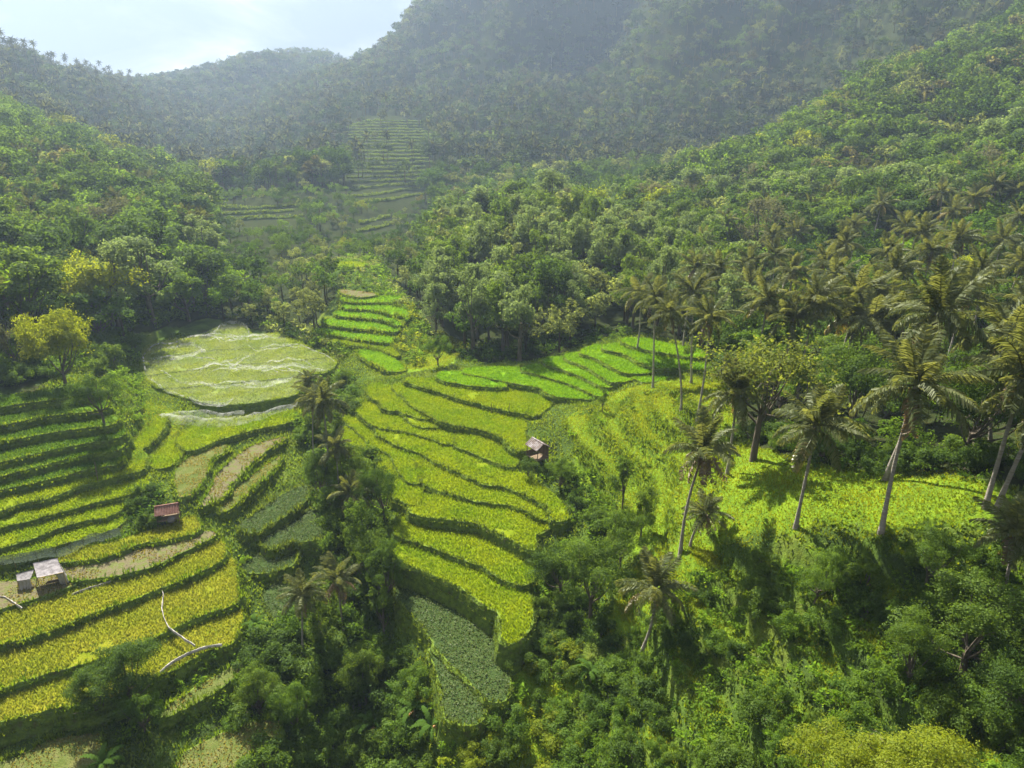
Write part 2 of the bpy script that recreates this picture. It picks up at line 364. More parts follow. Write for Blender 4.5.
def leaf_mat(name, a, b, trans=0.55, gloss=0.05, tcol=None, use_tint=False, rough=0.45, obj_var=0.35, patch=0.0):
    """diffuse + translucent leaves; hue wanders between a and b per leaf and per plant"""
    m, nt, nn, L = new_mat(name)
    out = N(nt, 'ShaderNodeOutputMaterial')
    mix = N(nt, 'ShaderNodeMix', data_type='RGBA')
    mix.inputs[6].default_value = (*a, 1); mix.inputs[7].default_value = (*b, 1)
    geo = N(nt, 'ShaderNodeNewGeometry'); oi = N(nt, 'ShaderNodeObjectInfo')
    add = N(nt, 'ShaderNodeMath', operation='MULTIPLY_ADD', inp={1: 1-obj_var})
    mul = N(nt, 'ShaderNodeMath', operation='MULTIPLY', inp={1: obj_var})
    L.new(geo.outputs['Random Per Island'], add.inputs[0]); L.new(oi.outputs['Random'], mul.inputs[0]); L.new(mul.outputs[0], add.inputs[2])
    L.new(add.outputs[0], mix.inputs[0])
    if patch:
        tco = N(nt, 'ShaderNodeTexCoord'); pn = N(nt, 'ShaderNodeTexNoise', inp={'Scale': .16, 'Detail': 5, 'Roughness': .6}); L.new(tco.outputs['Object'], pn.inputs[0])
        pr = N(nt, 'ShaderNodeMapRange', inp={1: .36, 2: .64}); L.new(pn.outputs[0], pr.inputs[0])
        pm = N(nt, 'ShaderNodeMix', data_type='FLOAT'); pm.inputs[0].default_value = patch
        L.new(add.outputs[0], pm.inputs[2]); L.new(pr.outputs[0], pm.inputs[3]); L.new(pm.outputs[0], mix.inputs[0])
    col = mix.outputs[2]
    if use_tint:
        at = N(nt, 'ShaderNodeAttribute', attribute_name='tint')
        mm = N(nt, 'ShaderNodeMix', data_type='RGBA', blend_type='MULTIPLY'); mm.inputs[0].default_value = 1
        L.new(col, mm.inputs[6]); L.new(at.outputs['Vector'], mm.inputs[7]); col = mm.outputs[2]
    d = N(nt, 'ShaderNodeBsdfDiffuse'); t = N(nt, 'ShaderNodeBsdfTranslucent'); s = N(nt, 'ShaderNodeMixShader', inp={0: trans})
    L.new(col, d.inputs[0])
    tc = N(nt, 'ShaderNodeMix', data_type='RGBA', blend_type='MULTIPLY'); tc.inputs[0].default_value = 1
    tc.inputs[7].default_value = (*(tcol or (1.7, 1.55, 0.7)), 1)
    L.new(col, tc.inputs[6]); L.new(tc.outputs[2], t.inputs[0])
    L.new(d.outputs[0], s.inputs[1]); L.new(t.outputs[0], s.inputs[2])
    last = s
    if gloss > 0:
        g = N(nt, 'ShaderNodeBsdfGlossy', inp={'Roughness': rough, 'Color': (.8,.85,.8,1)})
        s2 = N(nt, 'ShaderNodeMixShader', inp={0: gloss})
        L.new(s.outputs[0], s2.inputs[1]); L.new(g.outputs[0], s2.inputs[2]); last = s2
    L.new(last.outputs[0], out.inputs[0])
    return m

def surf_mat(name, stops, scale=0.5, detail=6, rough=0.9, bump=0.3, bscale=3.0, coord='Object', stretch=(1,1,1), spec=0.0):
    m, nt, nn, L = new_mat(name)
    out = N(nt, 'ShaderNodeOutputMaterial'); b = N(nt, 'ShaderNodeBsdfPrincipled', inp={'Roughness': rough, 'Specular IOR Level': spec})
    tc = N(nt, 'ShaderNodeTexCoord'); mp = N(nt, 'ShaderNodeMapping'); mp.inputs['Scale'].default_value = stretch
    L.new(tc.outputs[coord], mp.inputs[0])
    no = N(nt, 'ShaderNodeTexNoise', inp={'Scale': scale, 'Detail': detail, 'Roughness': 0.65}); L.new(mp.outputs[0], no.inputs[0])
    r = ramp(nt, stops); L.new(no.outputs[0], r.inputs[0]); L.new(r.outputs[0], b.inputs['Base Color'])
    n2 = N(nt, 'ShaderNodeTexNoise', inp={'Scale': bscale, 'Detail': 5}); L.new(mp.outputs[0], n2.inputs[0])
    bp = N(nt, 'ShaderNodeBump', inp={'Strength': bump, 'Distance': 0.25}); L.new(n2.outputs[0], bp.inputs['Height']); L.new(bp.outputs[0], b.inputs['Normal'])
    L.new(b.outputs[0], out.inputs[0])
    return m

# ground: grass, undergrowth and bare earth, by patches
def ground_mat():
    m, nt, nn, L = new_mat('ground_cover')
    out = N(nt, 'ShaderNodeOutputMaterial'); b = N(nt, 'ShaderNodeBsdfPrincipled', inp={'Roughness': 1.0, 'Specular IOR Level': 0.0})
    tc = N(nt, 'ShaderNodeTexCoord')
    n1 = N(nt, 'ShaderNodeTexNoise', inp={'Scale': 0.09, 'Detail': 9, 'Roughness': 0.68}); L.new(tc.outputs['Object'], n1.inputs[0])
    r1 = ramp(nt, [(0.30,(.05,.04,.022)),(0.40,(.035,.055,.016)),(0.52,(.06,.10,.018)),(0.64,(.10,.13,.022)),(0.74,(.11,.10,.035))])
    L.new(n1.outputs[0], r1.inputs[0])
    # 'lush' = the mown, sunlit grass of the open slope, 'woods' = leaf litter; both stored per vertex
    at = N(nt, 'ShaderNodeAttribute', attribute_name='tint')
    sep = N(nt, 'ShaderNodeSeparateXYZ'); L.new(at.outputs['Vector'], sep.inputs[0])
    n2 = N(nt, 'ShaderNodeTexNoise', inp={'Scale': 0.55, 'Detail': 7, 'Roughness': 0.7}); L.new(tc.outputs['Object'], n2.inputs[0])
    r2 = ramp(nt, [(0.32,(.07,.11,.016)),(0.45,(.10,.17,.014)),(0.6,(.14,.21,.014)),(0.72,(.18,.21,.025))]); L.new(n2.outputs[0], r2.inputs[0])
    r3 = ramp(nt, [(0.3,(.017,.022,.010)),(0.5,(.028,.038,.013)),(0.7,(.038,.034,.018))]); L.new(n2.outputs[0], r3.inputs[0])
    m1 = N(nt, 'ShaderNodeMix', data_type='RGBA'); L.new(sep.outputs[0], m1.inputs[0]); L.new(r1.outputs[0], m1.inputs[6]); L.new(r2.outputs[0], m1.inputs[7])
    m2 = N(nt, 'ShaderNodeMix', data_type='RGBA'); L.new(sep.outputs[1], m2.inputs[0]); L.new(m1.outputs[2], m2.inputs[6]); L.new(r3.outputs[0], m2.inputs[7])
    L.new(m2.outputs[2], b.inputs['Base Color'])
    n4 = N(nt, 'ShaderNodeTexNoise', inp={'Scale': 2.2, 'Detail': 8, 'Roughness': 0.7}); L.new(tc.outputs['Object'], n4.inputs[0])
    bp = N(nt, 'ShaderNodeBump', inp={'Strength': 0.8, 'Distance': 0.5}); L.new(n4.outputs[0], bp.inputs['Height']); L.new(bp.outputs[0], b.inputs['Normal'])
    L.new(b.outputs[0], out.inputs[0])
    return m
M = {}
M['ground'] = ground_mat()
M['riser'] = surf_mat('grassy_bank', [(.3,(.075,.068,.03)),(.45,(.07,.11,.02)),(.62,(.115,.165,.022))], 1.4, 6, .95, .8, 4)
M['fR'] = surf_mat('ripe_rice', [(.3,(.10,.15,.010)),(.5,(.14,.19,.010)),(.7,(.19,.23,.012))], .7, 8, .9, 1.0, 9)
M['fN'] = surf_mat('pale_rice', [(.3,(.09,.14,.02)),(.5,(.13,.18,.025)),(.7,(.17,.20,.035))], .6, 8, .9, 1.0, 9)
M['fG'] = surf_mat('golden_rice', [(.3,(.12,.16,.012)),(.5,(.17,.19,.014)),(.7,(.23,.22,.02))], .5, 8, .9, 1.0, 9)
M['fY'] = surf_mat('young_rice', [(.3,(.07,.16,.010)),(.5,(.10,.21,.010)),(.7,(.15,.25,.012))], .5, 8, .9, 1.0, 9)
M['fK'] = surf_mat('shade_tinted_rice', [(.3,(.05,.10,.012)),(.5,(.08,.14,.016)),(.7,(.10,.15,.02))], .6, 8, .9, 1.0, 9)  # base colour darkened to stand for the hillside's shade
M['fS'] = surf_mat('bare_soil', [(.3,(.07,.065,.036)),(.48,(.12,.105,.062)),(.58,(.09,.11,.03)),(.8,(.16,.14,.09))], .9, 8, .95, .8, 6)
M['fD'] = surf_mat('dry_stubble', [(.3,(.055,.08,.018)),(.5,(.085,.105,.028)),(.7,(.13,.125,.05))], .7, 8, .95, .9, 7)
M['fF'] = surf_mat('far_terrace_grass', [(.3,(.018,.034,.009)),(.5,(.028,.05,.013)),(.7,(.042,.068,.018))], .3, 8, .9, 1.0, 2)
M['fJ'] = surf_mat('far_terrace_dry', [(.3,(.022,.034,.012)),(.5,(.034,.046,.016)),(.7,(.05,.06,.024))], .3, 8, .9, 1.0, 2)
M['fV'] = surf_mat('vegetable_bed', [(.3,(.024,.04,.012)),(.5,(.036,.06,.018)),(.7,(.06,.085,.026))], 1.2, 8, .9, 1.0, 5)

# ------------------------------------------------------------------ terrain mesh
def zone_mask(polys_px, x, y, soft=0.0):
    m = np.zeros(x.shape)
    for pts in polys_px:
        w = np.array([ground(a, b)[:2] for a, b in pts])
        m = np.maximum(m, in_poly(x + vnoise(x,y,5,31)*2.5, y + vnoise(x,y,5,32)*2.5, w))
    return m
LUSH = [[(560,425),(600,398),(640,385),(690,372),(720,380),(738,440),(800,462),(960,470),(1000,500),(960,528),(880,545),(780,540),(700,560),(640,540),(590,480)],
        [(500,660),(560,640),(590,680),(560,768),(500,768),(470,720)],
        [(420,350),(440,330),(470,345),(440,372),(405,368)], [(110,440),(150,400),(190,420),(150,470),(120,470)], [(600,640),(640,560),(720,560),(690,640)]]
lush = zone_mask(LUSH, X, Y) * near
OPEN_PX = [(-60,372),(30,362),(105,352),(135,335),(208,318),(228,324),(300,338),(330,335),(316,322),(336,296),(332,262),(370,260),(402,292),(425,318),(440,350),(470,362),(520,362),(566,352),(590,340),(640,334),(700,348),(722,372),(735,430),(790,462),(880,470),(960,478),(1080,505),(1080,900),(-60,900)]
OPEN_W = np.array([ground(a, b)[:2] for a, b in OPEN_PX])
woods = 1 - in_poly(X, Y, OPEN_W)
lush = np.maximum(lush, TREAD*.75)*np.where(WALL, .5, 1)  # stepped ledges tinted brighter as if sunlit, wall faces darker as shading
tint = np.stack([lush.ravel(), woods.ravel(), np.zeros(X.size)], -1)
nx, ny = len(GX), len(GY)
idx = np.arange(nx*ny).reshape(ny, nx)
Fq = np.stack([idx[:-1,:-1].ravel(), idx[:-1,1:].ravel(), idx[1:,1:].ravel(), idx[1:,:-1].ravel()], -1)
me = mesh_np('ground', np.stack([X.ravel(), Y.ravel(), HG.ravel()], -1), Fq, smooth=True, attr=tint)
tag(link_obj('ground', me, M['ground']), kind='structure')

# ------------------------------------------------------------------ rice fields: raised slabs with sloping banks
def outward(w):
    t = np.roll(w, -1, 0) - np.roll(w, 1, 0)
    nrm = np.stack([t[:,1], -t[:,0]], -1)
    return nrm / (np.linalg.norm(nrm, axis=1)[:,None] + 1e-9)
NAMES = dict(R='rice_field', N='rice_field', G='rice_field', Y='rice_field', K='rice_field', S='bare_field', D='stubble_field', V='vegetable_field', F='terrace_field', J='terrace_field')
def build_field(f):
    w = f.poly; n = len(w); o = outward(w)
    rings = [np.c_[w, np.full(n, f.z)]]
    for off, dz in ((.14,-.03),(.3,-.35),(.5,-1.1),(.75,-2.2),(1.0,-3.4)):
        jit = vnoise(w[:,0], w[:,1], 1.7, int(abs(dz)*10))*.12
        rings.append(np.c_[w + o*(off+jit)[:,None], np.full(n, f.z+dz)])
    V = np.concatenate(rings)
    q = []
    for k in range(len(rings)-1):
        a = np.arange(n)+k*n; b = (np.arange(n)+1) % n + k*n
        q.append(np.stack([a+n, b+n, b, a], -1))
    q = np.concatenate(q)
    me = mesh_np(NAMES[f.kind], V, [np.arange(n)[None], q], [0]+[1]*len(q))
    ob = link_obj(NAMES[f.kind], me, [M['f'+f.kind], M['riser']])
    tag(ob, kind='structure')
for f in fields: build_field(f)

# ------------------------------------------------------------------ vegetation materials
G_ = dict(
 dark=((.032,.070,.012),(.080,.135,.022)), mid=((.048,.098,.013),(.115,.175,.024)), lime=((.11,.17,.012),(.22,.25,.016)),
 pale=((.10,.15,.055),(.175,.22,.085)), brown=((.085,.09,.042),(.135,.13,.06)), olive=((.085,.12,.028),(.16,.185,.038)), fresh=((.055,.115,.014),(.11,.18,.022)))
for k, (a, b) in G_.items(): M['leaf_'+k] = leaf_mat('leaves_'+k, a, b, gloss=.006, rough=.55, tcol=(1.5,1.5,.85) if k == 'pale' else (1.15,1.2,.8) if k == 'brown' else None)
M['leaf_far'] = leaf_mat('leaves_forest', (.75,.75,.75), (1.3,1.3,1.2), gloss=0, use_tint=True, obj_var=0)
M['frond'] = leaf_mat('palm_leaflets', (.066,.088,.034), (.150,.165,.064), trans=.48, gloss=.010, rough=.45, obj_var=.4)
M['frond_old'] = leaf_mat('yellowing_leaflets', (.16,.135,.03), (.22,.175,.04), trans=.4, gloss=.08)
M['frond_dead'] = leaf_mat('dead_leaflets', (.12,.085,.045), (.20,.14,.07), trans=.25, gloss=.05)
M['banana'] = leaf_mat('banana_leaf', (.035,.08,.014), (.075,.13,.022), trans=.5, gloss=.0, rough=.5)
M['banana_dry'] = leaf_mat('dry_banana_leaf', (.30,.14,.03), (.38,.18,.04), trans=.3, gloss=.05)
M['bark'] = surf_mat('bark', [(.3,(.07,.06,.045)),(.6,(.135,.115,.09)),(.8,(.23,.21,.17))], 2.5, 6, .9, .6, 8, stretch=(1,1,.3))
M['palm_bark'] = surf_mat('palm_bark', [(.3,(.21,.185,.15)),(.55,(.33,.30,.26)),(.75,(.46,.43,.38))], 1.2, 6, .9, .8, 6, stretch=(.6,.6,4))
M['stem_green'] = surf_mat('green_stem', [(.3,(.10,.13,.04)),(.6,(.17,.18,.07))], 3, 4, .7, .2, 6)
M['coconut'] = surf_mat('coconut_husk', [(.3,(.13,.15,.03)),(.6,(.25,.20,.06))], 4, 4, .6, .2, 6)
M['rice_R'] = leaf_mat('ripe_rice_blades', (.09,.175,.006), (.205,.25,.009), trans=.5, gloss=.01, patch=.62)
M['rice_N'] = leaf_mat('pale_rice_blades', (.11,.175,.02), (.19,.235,.035), trans=.5, gloss=.01, patch=.62)
M['rice_G'] = leaf_mat('golden_rice_blades', (.12,.165,.016), (.215,.225,.040), trans=.5, gloss=.01, patch=.62)
M['rice_Y'] = leaf_mat('young_rice_blades', (.09,.20,.008), (.16,.28,.010), trans=.5, gloss=.01, patch=.62)
M['rice_D'] = leaf_mat('stubble_straw', (.11,.12,.03), (.21,.18,.07), trans=.4, gloss=.0)
M['rice_K'] = leaf_mat('shade_tinted_rice_blades', (.035,.085,.010), (.085,.15,.016), trans=.5, gloss=.01, patch=.62)  # blades darkened too, shade held in the colour
M['grass'] = leaf_mat('grass_blades', (.085,.14,.008), (.215,.235,.012), trans=.5, gloss=.01, patch=.62)
M['bund'] = leaf_mat('bank_grass', (.05,.09,.013), (.14,.19,.022), trans=.42, gloss=.03)
M['bund_bright'] = leaf_mat('tall_bank_grass', (.06,.125,.010), (.16,.21,.016), trans=.5, gloss=.01, patch=.62)
M['bed'] = leaf_mat('vegetable_leaves', (.035,.06,.012), (.075,.10,.024), trans=.4, gloss=.01)

# ------------------------------------------------------------------ leaf and limb builders
def unit(v): return v / (np.linalg.norm(v, axis=-1, keepdims=True) + 1e-9)

def leaf_quads(P, Nr, size, g, aspect=.55):
    """a bent rhombus per point, facing roughly along Nr"""
    n = len(P); a = unit(np.cross(Nr, unit(g.normal(size=(n,3))))); b = np.cross(Nr, a)
    s = (size * g.uniform(.6, 1.3, n))[:,None] if np.isscalar(size) else size[:,None]
    V = np.stack([P - a*s*.5, P - b*s*aspect*.5 + Nr*s*.06, P + a*s*.5, P + b*s*aspect*.5 + Nr*s*.06], 1).reshape(-1,3)
    return V, np.arange(n*4).reshape(n,4)

def crown_pts(g, R, Hc, nblob, n, lower=-.35, br=(.28,.45), hollow=.55, flat=0.0, blobs=None):
    if blobs is None:
        d = unit(g.normal(size=(nblob*4,3))); d = d[d[:,2] > lower][:nblob]
        rad = (g.uniform(.25,1.0,len(d))**.7)[:,None]
        C = d*rad*np.array([R,R,Hc]); C[:,2] *= (1-flat)
        r = g.uniform(br[0], br[1], len(d))*R
    else: C, r = blobs
    k = g.choice(len(C), n, p=r**2/np.sum(r**2))
    dd = unit(g.normal(size=(n,3)) + np.array([0,0,.35]))
    rr = g.uniform(hollow**2, 1.0, n)**.5
    P = C[k] + dd*(r[k]*rr)[:,None]*np.array([1,1,.8])
    Nr = unit(dd + .55*unit(g.normal(size=(n,3))) + np.array([0,0,.25]))
    # shoots that reach out of the rounded masses
    ns = max(6, n//70); m = int(n*.24); sk = g.choice(len(C), ns); sd = unit(g.normal(size=(ns,3)) + np.array([0,0,.3]))
    q = g.integers(0, ns, m); t = g.uniform(.55, 1.55, m)[:,None]
    P[:m] = C[sk[q]] + sd[q]*(r[sk[q]][:,None]*t) + g.normal(size=(m,3))*(.10*R*(1.7-t)) ; Nr[:m] = unit(sd[q]*.5 + unit(g.normal(size=(m,3))) + np.array([0,0,.3]))
    return P, Nr, C, r

def tube(P, rad, k=6, cap=True):
    P = np.asarray(P, float); rad = np.asarray(rad, float)*np.ones(len(P)); n = len(P)
    t = unit(np.gradient(P, axis=0)); ref = np.array([1,0,0.]) if abs(t[0][2]) > .7 else np.array([0,0,1.])
    u = unit(np.cross(t, ref)); v = np.cross(t, u)
    an = np.arange(k)/k*2*np.pi
    V = (P[:,None]+rad[:,None,None]*(np.cos(an)[None,:,None]*u[:,None]+np.sin(an)[None,:,None]*v[:,None])).reshape(-1,3)
    i = np.arange(n-1)[:,None]*k; a = np.arange(k)[None]; b = (a+1)%k
    F = np.stack([i+a, i+b, i+k+b, i+k+a], -1).reshape(-1,4)
    return V, F

def merge(parts):
    V, F, o = [], [], 0
    for v, f in parts: V.append(v); F.append(f+o); o += len(v)
    return np.concatenate(V), np.concatenate(F)

def tree_proto(seed, kind='round', height=10.0, nleaf=4500, leaf=.42, R=3.6, trunk_h=.30, nblob=16, sparse=1.0):
    """base at the origin; returns trunk mesh data and crown mesh data"""
    g = np.random.default_rng(seed)
    th = height*trunk_h; Hc = (height-th)/1.75
    cz = th + Hc*.75
    kw = dict(round=dict(br=(.17,.36)), tall=dict(lower=-.8, br=(.26,.46)), flat=dict(flat=.35, lower=-.05, br=(.22,.36)), airy=dict(lower=-.5, br=(.2,.34), hollow=.2))[kind]
    P, Nr, C, r = crown_pts(g, R, Hc, nblob, int(nleaf*sparse), **kw)
    wv = 1+.22*np.sin(np.arctan2(P[:,1],P[:,0])*2+seed)+.12*np.sin(np.arctan2(P[:,1],P[:,0])*3+seed*2); P[:,:2] *= wv[:,None]; P += np.array([g.normal()*.3,g.normal()*.3,cz]); C = C+np.array([0,0,cz])
    crown = leaf_quads(P, Nr, leaf, g)
    lean = g.normal(size=2)*.35
    zs = np.linspace(-.6, th*1.1, 7)
    axis_ = np.stack([lean[0]*(zs/height)**2*3+vnoise(zs,zs*0+seed,2,1)*.12, lean[1]*(zs/height)**2*3+vnoise(zs,zs*0+seed,2,2)*.12, zs], -1)
    rt = height*.020
    parts = [tube(axis_, np.linspace(rt*1.5, rt*.8, 7))]
    top = axis_[-1]
    for c in C[np.argsort(-r)][:11]:
        s0 = axis_[g.integers(4,7)]; m_ = (s0+c)/2 + np.array([0,0,-.08*height]) + g.normal(size=3)*.15
        parts.append(tube(catmull([s0, m_, c], 3, False), np.linspace(rt*.55, rt*.12, 7), 5))
        for _ in range(2):
            e = c + unit(g.normal(size=3))*r.mean()*.9
            parts.append(tube([c*.7+m_*.3, (c+e)/2+g.normal(size=3)*.1, e], [rt*.22, rt*.15, rt*.06], 4))
    return merge(parts), crown

def proto_mesh(name, seed, leafmat, **k):
    t, c = tree_proto(seed, **k)
    mt = mesh_np('trunk', *t, smooth=True); mt.materials.append(M['bark'])
    mc = mesh_np('crown', *c); mc.materials.append(M[leafmat])
    return mt, mc
TREES = dict(
 dark=[proto_mesh('d', s, 'leaf_dark', kind='round', nleaf=8000, leaf=.31, R=3.9) for s in (1,2,3)],
 mid=[proto_mesh('m', s, 'leaf_mid', kind='round', nleaf=7500, leaf=.30, R=3.7) for s in (4,5,6)],
 lime=[proto_mesh('l', s, 'leaf_lime', kind='flat', nleaf=6500, leaf=.30, R=4.0, nblob=22) for s in (7,8)],
 pale=[proto_mesh('p', s, 'leaf_pale', kind='tall', nleaf=4200, leaf=.29, R=2.3, trunk_h=.42, nblob=18) for s in (9,10,11)],
 slim=[proto_mesh('s', s, 'leaf_mid', kind='tall', nleaf=4600, leaf=.29, R=2.4, trunk_h=.36, nblob=16) for s in (12,13)],
 brown=[proto_mesh('b', s, 'leaf_brown', kind='airy', nleaf=2800, R=3.4, nblob=24, leaf=.27) for s in (14,15)],
 fresh=[proto_mesh('f', s, 'leaf_fresh', kind='round', nleaf=7000, leaf=.30, R=3.6, trunk_h=.3) for s in (16,17,18)],
 golden=[proto_mesh('g', 21, 'leaf_lime', kind='round', nleaf=17000, leaf=.27, R=4.0, trunk_h=.2, nblob=40)],
 umbrella=[proto_mesh('u', 19, 'leaf_olive', kind='flat', nleaf=3600, R=4.6, nblob=40, trunk_h=.45, leaf=.26)],
)
def bush_proto(seed, mat, n=4200, leaf=.125, R=1.3, Hh=1.0, nb=13):
    g = np.random.default_rng(seed)
    P, Nr, C, r = crown_pts(g, R, Hh, nb, n, lower=-.1, br=(.2,.4), hollow=.35)
    P[:,2] += Hh*.55; P[:,2] = np.maximum(P[:,2], .02)
    parts = []
    for c in C[:7]:
        c = c+np.array([0,0,Hh*.55]); parts.append(tube([[0,0,-.3], c*.5+g.normal(size=3)*.08, c], [.05,.035,.012], 4))
    ms = mesh_np('stems', *merge(parts)); ms.materials.append(M['bark'])
    mf = mesh_np('foliage', *leaf_quads(P, Nr, leaf, g)); mf.materials.append(M[mat])
    return ms, mf
NEAR = {k: [proto_mesh('n', 60+i*3+s, 'leaf_'+k, kind=kd, nleaf=15000, leaf=.20, R=r_, nblob=24, trunk_h=.24) for s in range(2)] for i, (k, kd, r_) in enumerate((('dark','round',3.8),('mid','round',3.7),('fresh','round',3.5),('lime','flat',4.0)))}
BUSH = {k: [bush_proto(30+i*7+s, 'leaf_'+k) for s in range(3)] for i, k in enumerate(('dark','mid','fresh','lime'))}

# palms ------------------------------------------------------------
def frond_mesh(seed, mat, L=4.8, droop=1.0, hang=.7, nlf=46, ragged=.0):
    g = np.random.default_rng(seed)
    s = np.linspace(0, 1, 12); ang = -droop*s**1.35
    dx = np.cos(ang)*L/11; dz = np.sin(ang)*L/11
    ax = np.stack([np.r_[0, np.cumsum(dx[:-1])], 0.12*L*vnoise(s*3, s*0+seed, 1, seed)*s*.6, np.r_[0, np.cumsum(dz[:-1])]], -1)
    rv, rf = tube(ax, np.linspace(.07, .012, 12), 4)
    Vs, Fs, o = [rv], [rf], len(rv)
    sl = np.linspace(.13, .99, nlf)
    for side in (-1, 1):
        keep = g.random(nlf) > ragged; t = sl[keep] + g.normal(size=keep.sum())*.006; t = np.clip(t,.1,1); n = len(t)
        B = np.stack([np.interp(t, s, ax[:,i]) for i in range(3)], -1)
        T = unit(np.stack([np.interp(t, s, np.gradient(ax[:,i])) for i in range(3)], -1))
        S = np.array([0,side,0.])[None]*np.ones((n,1))
        ln = (L*.25*np.sin(np.pi*np.clip(t*.86+.14,0,1))**.55)*g.uniform(.8,1.15,n)
        d1 = unit(S + T*.55 + np.array([0,0,-.10]) + g.normal(size=(n,3))*.10)
        d2 = unit(S*(1-hang*.65) + T*.45 + np.array([0,0,-hang*1.5]) + g.normal(size=(n,3))*.16)
        w = unit(np.cross(d1, np.array([0,0,1.]) + g.normal(size=(n,3))*.35))*.060
        Mi = B + d1*(ln*.5)[:,None]; Ti = Mi + d2*(ln*.55)[:,None]
        V = np.stack([B-w, B+w, Mi+w*.95, Mi-w*.95, Ti+w*.25, Ti-w*.25], 1).reshape(-1,3)
        k = np.arange(n)[:,None]*6
        F = np.concatenate([k+np.array([[0,1,2,3]]), k+np.array([[3,2,4,5]])])
        Vs.append(V); Fs.append(F+o); o += len(V)
    me = mesh_np('frond', np.concatenate(Vs), np.concatenate(Fs)); me.materials.append(M[mat]); return me
FR_UP = [frond_mesh(s, 'frond', 4.4, .55, .45) for s in (1,2)]
FR_MID = [frond_mesh(s, 'frond', 5.0, 1.2, .95) for s in (3,4,5)]
FR_LOW = [frond_mesh(s, 'frond', 4.8, 1.3, 1.1, ragged=.2) for s in (6,7,8)]
FR_OLD = [frond_mesh(9, 'frond_old', 4.6, 1.1, 1.0, ragged=.2)]
FR_DEAD = [frond_mesh(s, 'frond_dead', 4.0, .9, 1.1, ragged=.4) for s in (10,11)]
def coconut_mesh(seed):
    g = np.random.default_rng(seed); parts = []
    for i in range(9):
        a = g.uniform(0, 6.28); c = np.array([math.cos(a)*.34, math.sin(a)*.34, -.25-g.uniform(0,.4)])
        t = np.linspace(-1,1,6); parts.append(tube(np.stack([c[0]+t*0, c[1]+t*0, c[2]+t*.17], -1), .15*np.sqrt(np.clip(1-t**2,.02,1)), 7))
    me = mesh_np('coconut_cluster', *merge(parts), smooth=True); me.materials.append(M['coconut']); return me
NUTS = [coconut_mesh(s) for s in (1,2)]
def palm_fronds(g, n=26, dead=0):
    """(mesh, azimuth, elevation) for each frond of one crown"""
    out = []
    a0 = g.uniform(0, 6.28)
    for i in range(n):
        t = i/(n-1); az = a0 + i*2.39996 + g.normal()*.15
        el = math.radians(78 - 112*t**1.0 + g.normal()*11)
        if t < .22: ms = FR_UP
        elif t < .62: ms = FR_MID
        elif t < .9 or g.random() < .45: ms = FR_LOW
        else: ms = FR_OLD if g.random() < .5 else FR_DEAD
        if i >= n-dead: ms = FR_DEAD
        if ms is FR_DEAD: el -= .45
        out.append((ms[g.integers(len(ms))], az, el, g.uniform(.82,1.08)))
    return out
def obj(name, me, parent=None, loc=None, rot=None, sc=None):
    o = bpy.data.objects.new(name, me); COL.objects.link(o)
    if parent is not None: o.parent = parent
    if loc is not None: o.location = loc
    if rot is not None: o.rotation_euler = rot
    if sc is not None: o.scale = sc if hasattr(sc, '__len__') else (sc,)*3
    return o
def root(name, loc, rz=0, sc=1):
    o = obj(name, None, loc=loc, rot=(0,0,rz), sc=sc); o.empty_display_size = .2; return o
def palm_trunk(base, top, seed, r=.17):
    g = np.random.default_rng(seed); b = np.array(base, float); t = np.array(top, float) - b
    hgt = t[2]; s = np.linspace(0, 1, 14)
    bow = np.array([g.normal()*.02*hgt, g.normal()*.02*hgt, 0])
    ax = np.stack([t[0]*s**1.3, t[1]*s**1.3, t[2]*s], -1) + bow*np.sin(np.pi*s)[:,None]
    ax[0,2] -= .8
    rad = r*(1.0-.35*s) + r*.9*np.exp(-s*14) + .012*np.cos(np.arange(14)*3.1)
    rad[-1] = r*1.25; rad[-2] *= 1.1
    me = mesh_np('trunk', *tube(ax, rad, 9), smooth=True); me.materials.append(M['palm_bark']); return me
def make_palm(base, top, seed, label, group, n=22, scale=1.0, nuts=True, dead=0):
    g = np.random.default_rng(seed)
    rt = root('coconut_palm', base); tag(rt, label, 'palm tree', group)
    obj('trunk', palm_trunk(base, top, seed, .17*max(.8,scale)), rt)
    off = Vector(top) - Vector(base)
    for me, az, el, s in palm_fronds(g, n, dead):
        q = Matrix.Rotation(az, 4, 'Z') @ Matrix.Rotation(-el, 4, 'Y') @ Matrix.Rotation(g.normal()*.35, 4, 'X')
        o = obj('frond', me, rt); o.matrix_local = Matrix.Translation(off) @ q @ Matrix.Diagonal((s*scale,)*3+(1,))
    if nuts: obj('coconut_cluster', NUTS[seed % 2], rt, off, (0,0,seed), scale)
    return rt
def mesh_arrays(me):
    V = np.empty(len(me.vertices)*3, np.float32); me.vertices.foreach_get('co', V)
    F = np.empty(len(me.polygons)*4, np.int32); me.loops.foreach_get('vertex_index', F)
    return V.reshape(-1,3), F.reshape(-1,4)
def merged_palm(seed, n=18):
    g = np.random.default_rng(seed); parts = []
    for me, az, el, s in palm_fronds(g, n):
        q = (Matrix.Rotation(az, 3, 'Z') @ Matrix.Rotation(-el, 3, 'Y') @ Matrix.Rotation(g.normal()*.35, 3, 'X'))
        V, F = mesh_arrays(me); parts.append((V @ np.array(q).T * s, F))
    return merge(parts)

